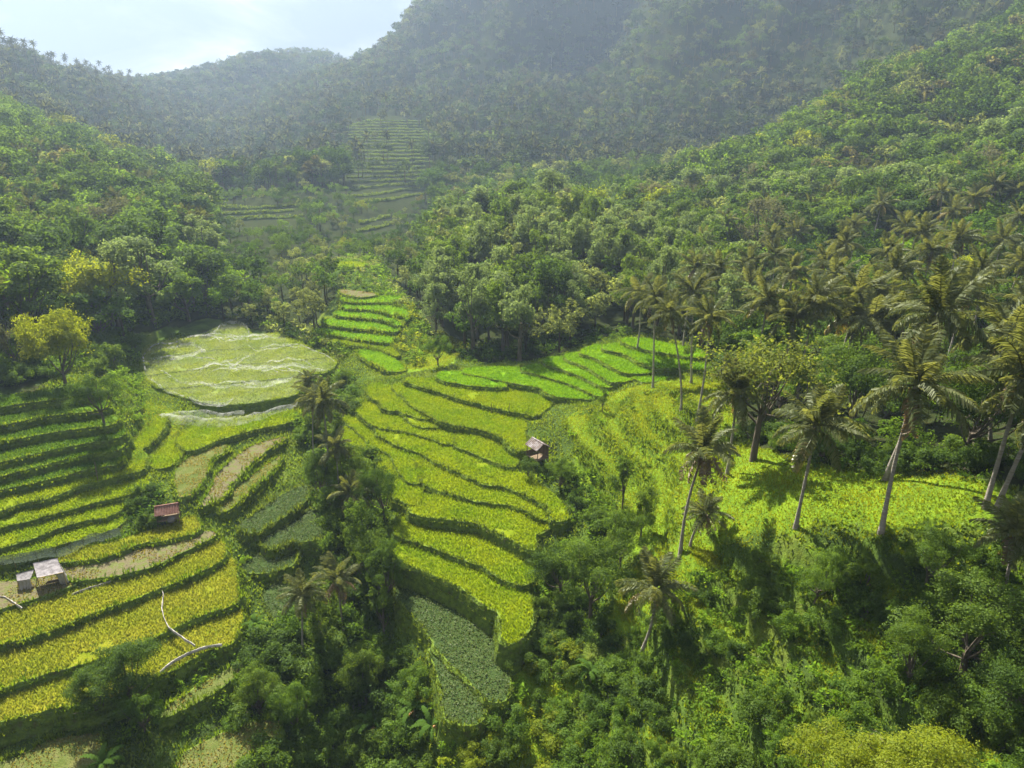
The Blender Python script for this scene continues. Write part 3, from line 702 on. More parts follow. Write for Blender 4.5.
# banana plants
def banana_leaf(seed, mat='banana', L=2.4, W=.29, droop=1.3):
    g = np.random.default_rng(seed); n = 26; s = np.linspace(0,1,n); ang = .9 - droop*2*s**1.2
    ax = np.stack([np.r_[0,np.cumsum(np.cos(ang)[:-1])], s*0, np.r_[0,np.cumsum(np.sin(ang)[:-1])]], -1)*L/(n-1)
    w = W*np.sin(np.pi*np.clip(s*.9+.06,0,1))**.6*(s>.08)*np.where(np.arange(n)%3==2, .45, g.uniform(.8,1.05,n)) + .03
    V = np.concatenate([ax+np.stack([s*0, w, -w*.25+g.normal(size=n)*.02],-1), ax, ax+np.stack([s*0,-w,-w*.25+g.normal(size=n)*.02],-1)])
    i = np.arange(n-1); F = np.concatenate([np.stack([i,i+1,n+i+1,n+i],-1), np.stack([n+i,n+i+1,2*n+i+1,2*n+i],-1)])
    me = mesh_np('leaf', V, F, smooth=True); me.materials.append(M[mat]); return me
BAN = [banana_leaf(s, droop=.8+.25*s) for s in range(3)]; BAN_DRY = banana_leaf(9, 'banana_dry', 2.0, .28, 1.9)
sv = tube([[0,0,-.3],[.02,0,.8],[0,.03,1.7],[0,0,2.3]], [.17,.15,.12,.07], 8)
BAN_STEM = mesh_np('stem', *sv, smooth=True); BAN_STEM.materials.append(M['stem_green'])
def make_banana(loc, seed, label, group=None, sc=1.0, dry=0):
    g = np.random.default_rng(seed); rt = root('banana_plant', loc, g.uniform(0,6.28), sc); tag(rt, label, 'banana plant', group)
    obj('stem', BAN_STEM, rt)
    for i in range(9):
        d = i < dry
        o = obj('leaf', BAN_DRY if d else BAN[g.integers(3)], rt, (0,0,1.9 if d else 2.15), (g.normal()*.2, 0.35-.085*i, i*2.4+g.normal()*.2), g.uniform(.8,1.15))
        if d: o['label'] = 'dry orange brown leaf'
    return rt

# ------------------------------------------------------------------ where things stand
def visible(P, tol=5.0, steps=60):
    """rough line of sight from the camera over the bare terrain, with a margin so that a step aside shows no gap"""
    P = np.asarray(P, float); ok = np.ones(len(P), bool)
    for t in np.linspace(.08, .97, steps):
        q = P*t; ok &= (H(q[:,0], q[:,1]) < q[:,2] + tol)
    return ok
def in_frame(P, m=60):
    px, py, f = to_px(P); return (f > 5) & (px > -m*2.2) & (px < 1024+m*2.2) & (py > -m) & (py < 768+m)
ALLF = fields
def on_field(x, y, grow=0.0):
    r = np.zeros(len(x), bool)
    for f in ALLF:
        m = (x > f.lo[0]) & (x < f.hi[0]) & (y > f.lo[1]) & (y < f.hi[1])
        k = np.where(m & ~r)[0]
        if len(k): r[k] |= in_poly(x[k], y[k], f.poly)
    return r
def jit_grid(x0, x1, y0, y1, s, g):
    a, b = np.meshgrid(np.arange(x0, x1, s), np.arange(y0, y1, s*.9)); a = a + (np.arange(a.shape[0]) % 2)[:,None]*s*.5
    a = a.ravel() + g.uniform(-.36,.36,a.size)*s; b = b.ravel() + g.uniform(-.36,.36,b.size)*s
    return a, b

# hand placed -----------------------------------------------------
def at_crown(cpx, cpy, hgt, y0=40):         # where a crown of this height over the ground meets the picture ray
    d = ray(cpx, cpy); d = d/d[1]
    ys = np.arange(y0, 1500, .5); P = ys[:,None]*d
    h = P[:,2] - H(P[:,0], P[:,1]); k = np.where(h < hgt)[0]; k = k[0] if len(k) else len(ys)-1
    return np.array([P[k,0], P[k,1], P[k,2]-h[k]]), P[k]
def palm_at(crown, base, label, seed, group='coconut palms on the grassy slope', scale=1.0, n=23):
    b = ground(*base); d = ray(*crown)
    top = d*(b[1]/d[1]); top = np.array([top[0], b[1]-.3, top[2]])
    return make_palm(b, top, seed, label, group, n, scale, dead=8 if 'dry fronds' in label or 'dead' in label else 2)
PALMS = [ # crown pixel, base pixel, label, scale
 ((703,450),(680,560),'coconut palm with dangling dry fronds, standing alone on the bright grass beside the leafy thicket',1.0),
 ((815,425),(795,531),'coconut palm with a pale slim trunk on the edge of the shaded grass bank',1.0),
 ((914,384),(880,538),'tall coconut palm with a wide silvery crown, leaning on the shaded grass terrace',1.15),
 ((935,312),(884,482),'tall coconut palm rising right behind the wide silvery palm',1.15),
 ((736,392),(727,475),'coconut palm with bushy drooping fronds in front of the yellow green branching tree',1.0),
 ((655,298),(653,388),'tallest thin coconut palm at the corner of the young rice terraces',1.0),
 ((669,312),(681,412),'slim leaning coconut palm just beside the palm at the young rice corner',.85),
 ((709,318),(697,422),'slim coconut palm at the top of the bright grass slope, in front of the grove',.95),
 ((655,588),(641,655),'short coconut palm with arching yellow fronds low on the slope above the shrubs',.95),
 ((1022,372),(984,512),'leaning coconut palm, inner one of two slanting pale trunks at the picture edge',1.15),
 ((1046,392),(996,512),'leaning coconut palm, outer one of two slanting pale trunks at the picture edge',1.15),
 ((1012,532),(1004,588),'small stout coconut palm above the dark shrubs, below the two slanting trunks',.75),
 ((705,512),(690,548),'tiny ragged young palm at the foot of the palm with dangling dry fronds',.6),
 ((322,400),(327,490),'dark coconut palm at the head of the wooded gully beside the ripe terraces',1.0),
 ((314,398),(316,480),'smaller dark coconut palm crowding the palm at the gully head, nearer the net',.75),
 ((336,446),(340,515),'dark palm low beside the palm at the gully head, nearer the ripe terraces',.75),
 ((352,492),(352,540),'broad low palm with silvery fronds in the gully beside the lowest ripe terraces',.85),
 ((303,592),(303,668),'slim coconut palm in the gully with a straight dark trunk, near the dark vegetable beds',.75),
 ((338,578),(345,640),'coconut palm with many dead brown fronds in the middle of the gully',.8),
 ((308,380),(310,425),'small palm standing at the corner of the netted field',.6),
 ((5,292),(8,345),'palm with drooping pale fronds among the trees at the left hillside foot',.9),
]
for i, (c, b, lab, s) in enumerate(PALMS):
    palm_at(c, b, lab, 100+i, 'coconut palms between the fields' if i > 12 else 'coconut palms on the grassy slope', s)
# the grove: crowns traced one by one, trunks run down to the ground behind the nearer ones
GROVE = [(857,226),(820,262),(852,292),(886,252),(906,226),(795,272),(705,242),(946,192),(972,198),(992,184),(1002,240),(932,252),(846,244),(776,236),
 (902,272),(1016,304),(748,262),(880,205),(1018,215),(962,238),(800,232),(730,222),(690,268),(868,318),(765,300),(640,292),(1000,172),(985,270),(905,318),
 (780,205),(815,212),(835,190),(870,180),(900,192),(925,172),(1022,190),(1015,262),(965,292),(835,275),(775,255),(750,215),(722,268),(700,292),(745,285),(812,300),(790,318),(955,212),(925,232),(880,290),(1022,335),(845,318)]
GROVE_WORDS = ['in the front rank of the grove','deep in the grove','at the upper edge of the grove','at the dark middle of the grove']
for i, (a, b) in enumerate(GROVE):
    hgt = 13 + (i*7 % 5)*.8
    bs, tp = at_crown(a, b, hgt, 62)
    tp = tp + np.array([(i*13 % 7-3)*.35, (i*5 % 3-1)*.3, 0])
    make_palm(bs, tp, 200+i, 'grey green coconut palm standing in the crowded palm grove above the shaded grass', 'coconut palms of the grove', 22, 1.0)

BROAD = [] # (kind, base px, crown top py or height m, width factor, label)
def tree_obj(kind, loc, hgt, wide, label, group, seed, cat='tree', name='broadleaf_tree'):
    g = np.random.default_rng(seed); pr = NEAR[kind] if (seed < 400 and kind in NEAR) else TREES[kind]; mt, mc = pr[seed % len(pr)]
    rt = root(name, loc, g.uniform(0, 6.28), (hgt/10*wide, hgt/10*wide, hgt/10)); tag(rt, label, cat, group)
    obj('trunk', mt, rt); obj('crown', mc, rt); return rt
def bush_obj(kind, loc, hgt, wide, label, group, seed, name='shrub'):
    g = np.random.default_rng(seed); pr = BUSH[kind]; ms, mf = pr[seed % len(pr)]
    rt = root(name, loc, g.uniform(0, 6.28), (hgt/1.7*wide, hgt/1.7*wide, hgt/1.7)); tag(rt, label, 'shrub', group)
    obj('stems', ms, rt); obj('foliage', mf, rt); return rt
HAND = [
 ('golden',(66,384),15.0,.78,'yellow green tree glowing in the sun at the foot of the left hillside'),
 ('dark',(104,424),9.5,.95,'dark round tree below the yellow green tree, beside the shaded terraces'),
 ('dark',(132,708),8.8,1.15,'tall two lobed tree standing over the golden rice near the gully'),
 ('fresh',(146,734),6.2,.9,'low green tree beside the tall two lobed tree on the edge of the golden rice'),
 ('dark',(104,718),7.0,1.15,'smaller tree leaning over the lowest golden rice field'),
 ('umbrella',(752,462),15.5,1.0,'branching umbrella shaped tree with yellow green top in front of the palm grove'),
 ('dark',(850,440),12.5,1.0,'dense dark tree between the umbrella shaped tree and the wide silvery palm'),
 ('dark',(965,462),12.0,1.0,'dense dark tree behind the wide silvery palm'),
 ('mid',(372,590),9.5,.9,'leafy tree in the gully right against the lowest ripe terraces'),
 ('dark',(384,520),9.0,.75,'dark leafy tree in the gully beside the white sack on the terrace end'),
 ('slim',(366,566),12.0,.8,'tall slim tree rising from the gully beside the lowest big ripe terrace'),
 ('mid',(352,512),10.5,.8,'tall leafy tree in the upper gully right below the dark palms'),
 ('slim',(322,650),10.0,.75,'slim tree behind the palm with the straight dark trunk in the gully'),
 ('mid',(366,706),8.5,.9,'leafy tree in the lower gully just above the banana plants'),
 ('dark',(388,606),9.5,.8,'dark leafy tree at the gully edge beside the upper vegetable bed'),
 ('slim',(640,545),8.0,.75,'slender leafy tree on the slope left of the palm with dry fronds'),
 ('dark',(322,500),8.5,.8,'dark tree around the foot of the dark palm at the gully head'),
 ('dark',(338,520),7.0,.9,'dense dark tree filling the upper gully beside the vegetable beds'),
 ('mid',(345,395),6.0,.9,'bushy tree at the head of the gully behind the dark palm'),
 ('slim',(385,640),8.0,.9,'slender tree in the gully above the upper vegetable bed'),
 ('fresh',(300,738),8.0,.85,'tall green bushy tree beside the dry strip at the bottom of the gully'),
 ('mid',(262,716),7.0,.9,'green bushy tree at the end of the lowest dry strips'),
 ('mid',(590,620),10.5,1.0,'large leafy tree between the lowest ripe terrace and the palm slope'),
 ('dark',(560,600),8.0,.9,'dark leafy tree at the end of the lower ripe terraces'),
 ('mid',(620,570),8.0,.8,'leafy tree on the slope above the large tree by the terraces'),
 ('slim',(622,512),8.5,.7,'slender tree with a visible trunk on the bright grass below the small hut'),
 ('fresh',(560,492),5.5,.9,'bushy tree just below the small grey roofed hut'),
 ('dark',(528,478),3.6,1.1,'small dark round tree touching the end of the ripe terrace below the hut'),
 ('slim',(602,412),4.2,.7,'slim sapling on the corner between young rice and bright grass'),
 ('fresh',(438,366),7.5,.9,'bright green tree at the corner of the forest and the top terrace'),
 ('slim',(690,368),6.5,.7,'thin young tree among the palms on the young rice corner'),
 ('fresh',(815,606),5.2,.95,'round light green tree on the shrub slope below the slim pale palm'),
 ('mid',(925,590),5.5,1.1,'spreading green tree below the wide silvery palm'),
 ('mid',(962,672),7.8,1.45,'broad spreading tree among the dark shrubs at the right edge of the slope'),
 ('mid',(905,690),6.5,.9,'leafy tree in front of the broad spreading tree at the right'),
 ('dark',(1010,720),7.0,1.1,'dark tree in the lower right thicket'),
 ('lime',(822,806),6.4,1.3,'bright yellow green tree top at the bottom edge, nearer the middle'),
 ('lime',(905,812),6.6,1.3,'bright yellow green tree top at the bottom edge, towards the right corner'),
 ('fresh',(230,300),8.5,.7,'bright green bushy tree on the bank above the netted field'),
 ('fresh',(20,268),12.0,1.0,'vivid green tree high on the left hillside at the picture edge'),
 ('fresh',(-8,262),12.0,1.0,'vivid green tree cut by the left picture edge'),
 ('brown',(18,372),10.0,.7,'pale half bare tree at the foot of the left hillside'),
]
for i, (k, b, hgt, wd, lab) in enumerate(HAND):
    loc = ground(*b); tree_obj(k, loc - np.array([0,0,.2]), hgt, wd, lab, None, 300+i)

BANANAS = [((374,742),1.15,2,'banana plant with orange dry leaves in the open at the bottom of the gully'),((352,660),.95,0,'banana plant in the dark hollow of the gully'),
 ((415,726),1.1,1,'banana plant beside the lower vegetable bed'),((432,744),1.0,1,'banana plant with dark leaves at the foot of the vegetable beds'),
 ((108,780),1.05,0,'banana plant on the dry strip at the bottom left'),((590,690),.95,0,'banana plant below the large leafy tree by the terraces'),
 ((398,712),.9,1,'small banana plant between the larger bananas of the gully'),((258,640),.9,0,'banana plant at the corner of the golden rice')]
for i, (b, s, dry, lab) in enumerate(BANANAS): make_banana(ground(*b), 50+i, lab, None, s, dry)

# forest ------------------------------------------------------------
g = np.random.default_rng(5)
fx, fy = jit_grid(-420, 420, 30, 470, 6.9, g)
fz = H(fx, fy); top = np.stack([fx, fy, fz+13], -1)
keep = in_frame(top, 150) & ((fy > 58) | (fx > 0)) & ~in_poly(fx, fy, OPEN_W)
fx, fy, fz = fx[keep], fy[keep], fz[keep]
keep = ~on_field(fx, fy); fx, fy, fz = fx[keep], fy[keep], fz[keep]
FAR_TERR = [[(214,206),(298,210),(303,230),(258,235),(220,230)], [(345,118),(420,118),(432,150),(436,190),(405,214),(352,205),(338,160)],[(355,215),(395,222),(392,238),(362,236)]]
FT_W = [np.array([ground(a, b)[:2] for a, b in p]) for p in FAR_TERR]
keep = ~np.any([in_poly(fx, fy, w) for w in FT_W], axis=0); fx, fy, fz = fx[keep], fy[keep], fz[keep]
HT = np.array([ground(*b)[:2] for _, b, *_r in HAND]); LT = HT[0]
dq = np.min(np.hypot(fx[:,None]-HT[:,0], fy[:,None]-HT[:,1]), axis=1) > 5.5
dl = np.hypot(fx-LT[0]+5, fy-LT[1]-9) > 12
fx, fy, fz = fx[dq & dl], fy[dq & dl], fz[dq & dl]
# thin them where the canopy is open; keep the hand placed palms of the grove in view
vis = visible(np.stack([fx, fy, fz+12], -1)); fx, fy, fz = fx[vis], fy[vis], fz[vis]
px, py, dist = to_px(np.stack([fx, fy, fz], -1))
n1 = vnoise(fx, fy, 34, 41); n2 = g.random(len(fx))
zone = np.where(fx < -78, 0, np.where((fy < 250) & (px < 735), 1, np.where(fy < 205, 2, 3)))
zone = np.where((fy > 300) & (fx > -78) & (fx < 90), 4, zone)
ZN = ['left hillside','wood behind the terraces','palm grove','middle spur','valley head']
hgt = np.choose(zone, [15.5, 18.5, 8.5, 16.5, 13.0]) * (.55 + .95*g.random(len(fx))**1.7)
valley = (px > 208) & (px < 436) & (fy > 150) & (fy < 430)
hgt = np.where(zone == 1, np.minimum(hgt, 18.5), hgt)
hgt = np.where(valley, hgt*np.where(fy < 215, .6, .38), hgt)
kinds = np.empty(len(fx), object)
TABLE = [ # zone: list of (kind, weight)
 [('mid',.36),('dark',.24),('fresh',.15),('lime',.03),('pale',.18),('brown',.05)],
 [('pale',.60),('slim',.20),('mid',.13),('dark',.05),('brown',.02)],
 [('mid',.25),('dark',.32),('fresh',.33),('lime',.08),('pale',.02)],
 [('mid',.36),('dark',.18),('pale',.20),('fresh',.06),('lime',.02),('brown',.14)],
 [('mid',.36),('dark',.26),('pale',.22),('slim',.08),('brown',.08)]]
for z in range(5):
    w = np.cumsum([q for _, q in TABLE[z]]); m = np.where(zone == z)[0]
    u = np.clip(n2[m]*.55 + (n1[m]*.5+.5)*.45, 0, .999)*w[-1]
    u = np.where(g.random(len(m)) < .5, g.random(len(m))*w[-1], u)
    kinds[m] = np.array([k for k, _ in TABLE[z]], object)[np.searchsorted(w, u)]
tpx, tpy, _ = to_px(np.stack([fx, fy, fz+hgt*.7], -1)); shown = (tpx > -30) & (tpx < 1054) & (tpy > -30) & (tpy < 790)
order = np.argsort(-(hgt/dist)*shown)
NIND = 262
ADJ = dict(mid='green', dark='dark green', fresh='bright green', lime='yellow green', pale='pale grey green', slim='slender green', brown='brownish dry')
WHERE = ['in the forest on the left hillside','in the wood behind the terraces','under the coconut palms of the grove','in the forest on the spur above the palm grove','in the forest of the valley head']
for r_, i in enumerate(order[:NIND]):
    wd = float(g.uniform(1.0, 1.4))*(.78 if zone[i] == 1 else 1.0)
    tree_obj(kinds[i], (fx[i], fy[i], fz[i]-.3), float(hgt[i]), wd, f"{ADJ[kinds[i]]} tree {WHERE[zone[i]]}", f"{ADJ[kinds[i]]} trees {WHERE[zone[i]]}", 1000+r_)
rest = order[NIND:]

# the rest of the forest, one mesh: simpler crowns with a trunk each
def lod_crown(seed, n, leaf, kind):
    g = np.random.default_rng(seed)
    kw = dict(round=dict(lower=-.3), tall=dict(lower=-.7, br=(.3,.5)), airy=dict(lower=-.4, br=(.2,.34), hollow=.3))[kind]
    R_ = dict(round=3.8, tall=2.7, airy=3.4)[kind]
    P, Nr, C, r = crown_pts(g, R_, 3.4, 11, n, **kw); P[:,2] += 6.4
    V, F = leaf_quads(P, Nr, leaf, g)
    tv, tf = tube([[0,0,-1],[.1,0,3],[0,.1,6]], [.25,.18,.1], 4)
    return merge([(V, F), (tv, tf)]), len(V)
TINT = dict(mid=(.075,.13,.018), dark=(.042,.082,.015), fresh=(.10,.175,.018), lime=(.17,.21,.018), pale=(.14,.175,.07), slim=(.06,.11,.02), brown=(.105,.105,.052))
SHAPE = dict(mid='round', dark='round', fresh='round', lime='round', pale='tall', slim='tall', brown='airy')
LOD1 = {s: [lod_crown(70+i, 1050, .56, s) for i in range(4)] for s in ('round','tall','airy')}
LOD2 = {s: [lod_crown(80+i, 250, 1.12, s) for i in range(6)] for s in ('round','tall','airy')}
PALM_LOD = [merged_palm(90+i, 15) for i in range(2)]
def palm_lite(seed, n=15):                  # far palm: each frond a drooping, two sided blade
    g = np.random.default_rng(seed); parts = []
    for i in range(n):
        az = i*2.39996; el = 1.25-1.9*i/n+g.normal()*.1; s = np.linspace(0,1,6); an = el-1.25*s**1.3
        x = np.r_[0,np.cumsum(np.cos(an)[:-1])]*.98; z = np.r_[0,np.cumsum(np.sin(an)[:-1])]*.98; w = .62*np.sin(np.pi*np.clip(s*.85+.13,0,1))
        c, s_ = math.cos(az), math.sin(az)
        def row(k): return np.stack([x*c-w*k*s_, x*s_+w*k*c, z-abs(k)*w*.75], -1)
        V = np.concatenate([row(-1), row(0), row(1)]); j = np.arange(5)
        parts.append((V, np.concatenate([np.stack([j,j+1,j+7,j+6],-1), np.stack([j+6,j+7,j+13,j+12],-1)])))
    return merge(parts)
PALM_LITE = [palm_lite(s) for s in range(4)]
def build_mass(name, items, lod, mat):
    Vs, Fs, Ts, o = [], [], [], 0
    gg = np.random.default_rng(77)
    for x, y, z, h, k in items:
        if k == 'palm':
            (V, F), nl = ((PALM_LOD[gg.integers(2)] if name == 'forest' else PALM_LITE[gg.integers(4)]), 0)
            V = V*1.05 + np.array([0,0,h]); tv, tf = tube([[0,0,-1],[.2,0,h*.5],[0,0,h]], [.22,.17,.15], 4)
            nl = len(V); (V, F) = merge([(V, F), (tv, tf)]); sc = np.ones(3); col = np.array((.075,.09,.035))
        else:
            (V, F), nl = lod[SHAPE[k]][gg.integers(len(lod[SHAPE[k]]))]; sc = np.array([h/10*gg.uniform(.95,1.35)]*2+[h/10]); col = np.array(TINT[k])
        a = gg.uniform(0, 6.28); c_, s_ = math.cos(a), math.sin(a)
        W = V*sc; W = np.stack([W[:,0]*c_-W[:,1]*s_+x, W[:,0]*s_+W[:,1]*c_+y, W[:,2]+z], -1)
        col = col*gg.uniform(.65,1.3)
        if name == 'mountain_forest': col = (col*.72+col.mean()*np.array([.24,.28,.32]))*.50  # haze put into the far crowns' colour: greyed towards blue, then darkened
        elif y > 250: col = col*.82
        T = np.tile(col, (len(V),1)); T[nl:] = (.07,.06,.045)
        Vs.append(W.astype(np.float32)); Fs.append(F+o); Ts.append(T); o += len(V)
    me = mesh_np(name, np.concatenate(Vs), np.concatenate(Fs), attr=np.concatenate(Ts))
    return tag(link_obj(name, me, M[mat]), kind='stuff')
items = [(fx[i], fy[i], fz[i]-.3, hgt[i], kinds[i]) for i in rest]
# palms sprinkled through the middle forest
for i in rest[::4]:
    if zone[i] in (0, 3) and not valley[i]: items.append((fx[i]+3, fy[i]+2, fz[i], 12+3*g.random(), 'palm'))
build_mass('forest', items, LOD1, 'leaf_far')

# mountain forest
gx_, gy_ = jit_grid(-1000, 1150, 470, 2000, 9.4, g)
gz_ = H(gx_, gy_); P = np.stack([gx_, gy_, gz_+9], -1)
keep = in_frame(P, 40) & visible(P, 8.0, 90) & ~(np.any([in_poly(gx_+vnoise(gx_,gy_,20,81)*12, gy_+vnoise(gx_,gy_,20,82)*12, w) for w in FT_W], axis=0) & (g.random(len(gx_)) < .88))
gx_, gy_, gz_ = gx_[keep], gy_[keep], gz_[keep]
far_items = []
n1 = vnoise(gx_, gy_, 60, 51); n2 = g.random(len(gx_))
for x, y, z, a, b in zip(gx_, gy_, gz_, n1, n2):
    k = 'dark' if b < .25-.1*a else 'pale' if b < .5-.1*a else 'brown' if b > .88+.06*a else 'fresh' if b > .8 else 'mid'
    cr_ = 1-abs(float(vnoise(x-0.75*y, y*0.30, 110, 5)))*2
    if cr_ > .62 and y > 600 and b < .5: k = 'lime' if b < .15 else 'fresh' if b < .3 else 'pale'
    if ((x < -120 and y < 1000) or z < 30) and g.random() < .20: far_items.append((x+3, y-2, z-.4, g.uniform(16, 23), 'palm'))
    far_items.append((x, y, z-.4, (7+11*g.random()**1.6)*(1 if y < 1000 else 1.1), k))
palm_far = (n2 < .16) & (gz_ < 75) & (gy_ < 1000)
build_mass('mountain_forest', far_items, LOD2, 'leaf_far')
print('forest', len(rest), 'far', len(far_items), 'zones', [(ZN[z], int((zone==z).sum())) for z in range(5)])

# distant palms along the left ridge and at the mountain foot, each a thing
FPM = []
for s in range(2):
    V, F = merged_palm(95+s, 15); tv, tf = tube([[0,0,-13],[.3,0,-6],[0,0,0]], [.24,.18,.15], 4)
    Vm, Fm = merge([(V, F), (tv, tf)]); mi = np.r_[np.zeros(len(F), int), np.ones(len(tf), int)]
    me = mesh_np('distant_palm', Vm, Fm, mi); me.materials.append(M['frond']); me.materials.append(M['palm_bark']); FPM.append(me)
cand = np.where(palm_far)[0]; g.shuffle(cand)
for i, k in enumerate(cand[:110]):
    x, y, z = gx_[k]+3, gy_[k], gz_[k]
    left = x < -150
    o = obj('distant_palm', FPM[i % 2], loc=(x, y, z+13.2), rot=(0,0,i*1.7), sc=float(g.uniform(.95,1.25)))
    tag(o, 'tiny coconut palm standing out of the forest along the left ridge' if left else 'tiny coconut palm in the hazy forest at the mountain foot', 'palm tree', 'palms along the left ridge' if left else 'palms at the mountain foot')

# ------------------------------------------------------------------ shrubs, each a thing; what is left over becomes undergrowth
def area_pts(poly_px, s, g):
    w = np.array([ground(a, b)[:2] for a, b in poly_px])
    x, y = jit_grid(w[:,0].min(), w[:,0].max(), w[:,1].min(), w[:,1].max(), s, g)
    m = in_poly(x, y, w) & ~on_field(x, y); return x[m], y[m]
SH = [ # outline, spacing, heights, kinds, where, thinning
 ([(300,385),(345,380),(352,420),(385,470),(392,540),(395,640),(432,700),(430,790),(230,790),(235,660),(300,630),(330,560),(320,480),(300,430)], 2.5,(1.8,4.4),('dark','mid','mid','fresh'),'in the wooded gully',.95),
 ([(400,655),(440,715),(490,690),(510,660),(560,640),(600,700),(610,800),(400,800)], 2.3,(1.1,2.9),('mid','fresh','fresh','lime'),'on the bank below the vegetable beds',.8),
 ([(525,455),(600,470),(640,560),(600,650),(532,650),(528,580),(566,520)], 2.6,(1.1,3.0),('dark','mid','fresh'),'in the thicket between the ripe terraces and the palm slope',.85),
 ([(600,660),(690,585),(760,575),(880,562),(1080,562),(1080,800),(600,800)], 2.6,(1.1,2.9),('dark','mid','fresh','fresh','mid'),'on the shaded slope below the palms',.8),
 ([(-40,722),(150,690),(240,650),(260,690),(200,735),(-40,775)], 2.3,(.8,1.9),('dark','mid','fresh'),'on the bank below the golden rice',.85),
 ([(102,385),(150,335),(142,395),(160,430),(128,455),(112,420)], 2.6,(.8,2.0),('mid','fresh','fresh'),'on the bank left of the netted field',.8),
 ([(205,316),(255,312),(335,335),(350,352),(332,366),(300,346),(250,322)], 2.8,(1.2,3.0),('dark','mid','pale'),'along the upper edge of the netted field',.9),
 ([(390,300),(412,306),(432,345),(425,368),(405,365),(398,330)], 2.6,(1.0,2.4),('fresh','mid','lime'),'at the forest edge beside the stepped fields',.85),
 ([(110,500),(150,490),(170,500),(150,530),(112,520)], 2.3,(1.2,2.8),('dark','mid'),'around the red roofed hut',.85),
 ([(560,430),(600,400),(640,390),(700,400),(735,470),(690,540),(650,530),(590,470)], 4.6,(.5,1.25),('mid','fresh','lime'),'on the bright grass slope',.5),
 ([(235,520),(300,480),(312,470),(330,480),(330,520),(300,590),(240,590)], 3.0,(.8,1.8),('mid','fresh'),'between the vegetable beds',.6),
 ([(700,560),(780,545),(900,545),(960,535),(1080,520),(1080,560),(880,565),(700,585)], 3.0,(.9,2.0),('dark','mid','fresh'),'along the lip of the shaded grass terrace',.5),
 ([(440,350),(600,328),(650,335),(600,342),(560,352),(470,364)], 3.0,(1.0,2.6),('dark','dark','mid'),'at the dark foot of the wood behind the terraces',.9),
 ([(-60,395),(104,372),(138,332),(215,312),(232,300),(215,290),(110,318),(-60,350)], 2.7,(1.5,4.2),('dark','mid','mid','fresh'),'at the foot of the left hillside forest',.9),
 ([(340,258),(368,258),(402,292),(440,345),(425,350),(405,320),(398,300),(340,288)], 3.2,(1.0,2.8),('fresh','mid','pale'),'beside the uppermost stepped fields of the valley',.85),
 ([(735,440),(800,465),(960,480),(1080,505),(1080,480),(960,455),(800,440)], 2.6,(1.2,3.0),('dark','dark','mid'),'at the dark foot of the palm grove',.9),
]
g = np.random.default_rng(8)
cands = []
for poly, s, hh, ks, where, thin in SH:
    x, y = area_pts(poly, s, g)
    for a, b in zip(x, y):
        if g.random() > thin: continue
        cands.append((a, b, g.uniform(*hh), ks[g.integers(len(ks))], where))
cz = Hf(np.array([c[0] for c in cands]), np.array([c[1] for c in cands]))
P = np.stack([[c[0] for c in cands], [c[1] for c in cands], cz], -1); _, _, dd = to_px(P); fr = in_frame(P, 25)
sz = np.array([c[2] for c in cands])/dd; od = [i for i in np.argsort(-sz) if fr[i]]
SHADJ = dict(dark='dark leafy', mid='green leafy', fresh='bright green', lime='yellow green', pale='pale green')
under = []
for r_, i in enumerate(od):
    x, y, h_, k, where = cands[i]
    if r_ < 285:
        bush_obj('mid' if k == 'pale' else k, (x, y, cz[i]-.15), float(h_), float(g.uniform(.8,1.25)), f"{SHADJ[k]} shrub {where}", f"{SHADJ[k]} shrubs {where}", 3000+r_)
    else: under.append((x, y, cz[i]-.15, h_, k))
def flat_at(x, y): return bilin(GX, GY, TREAD.astype(float), np.asarray(x, float), np.asarray(y, float)) > .5
# undergrowth: the remaining low growth and a loose cover of small leafy clumps
for poly, s, hh, ks, where, thin in SH:
    if 'bright grass' in where: continue
    slope_ = 'shaded slope' in where
    x, y = area_pts(poly, 1.05 if slope_ else 1.5, g); z = Hf(x, y)
    for a, b, c_ in zip(x, y, z):
        if slope_ and flat_at(a, b): pr_ = .55
        else: pr_ = .95 if slope_ else .75*thin
        if g.random() < pr_: under.append((a, b, c_-.1, g.uniform(.4,1.3), ks[g.integers(len(ks))]))
def lod_bush(seed, n, leaf):
    gg = np.random.default_rng(seed); P, Nr, C, r = crown_pts(gg, 1.2, 1.0, 7, n, lower=-.1, br=(.32,.5), hollow=.3); P[:,2] = np.maximum(P[:,2]+.6, .02)
    return leaf_quads(P, Nr, leaf, gg)
LB = [lod_bush(s, 90, .40) for s in range(5)]
Vs, Fs, Ts, o_ = [], [], [], 0
for x, y, z, h_, k in under:
    V, F = LB[g.integers(5)]; a = g.uniform(0,6.28); c_, s_ = math.cos(a), math.sin(a); V = V*h_/1.6*np.array([1.15,1.15,1])
    Vs.append(np.stack([V[:,0]*c_-V[:,1]*s_+x, V[:,0]*s_+V[:,1]*c_+y, V[:,2]+z], -1)); Fs.append(F+o_); o_ += len(V)
    Ts.append(np.tile(np.array(TINT[k])*g.uniform(.8,1.3), (len(V),1)))
tag(link_obj('undergrowth', mesh_np('undergrowth', np.concatenate(Vs), np.concatenate(Fs), attr=np.concatenate(Ts)), M['leaf_far']), kind='stuff')

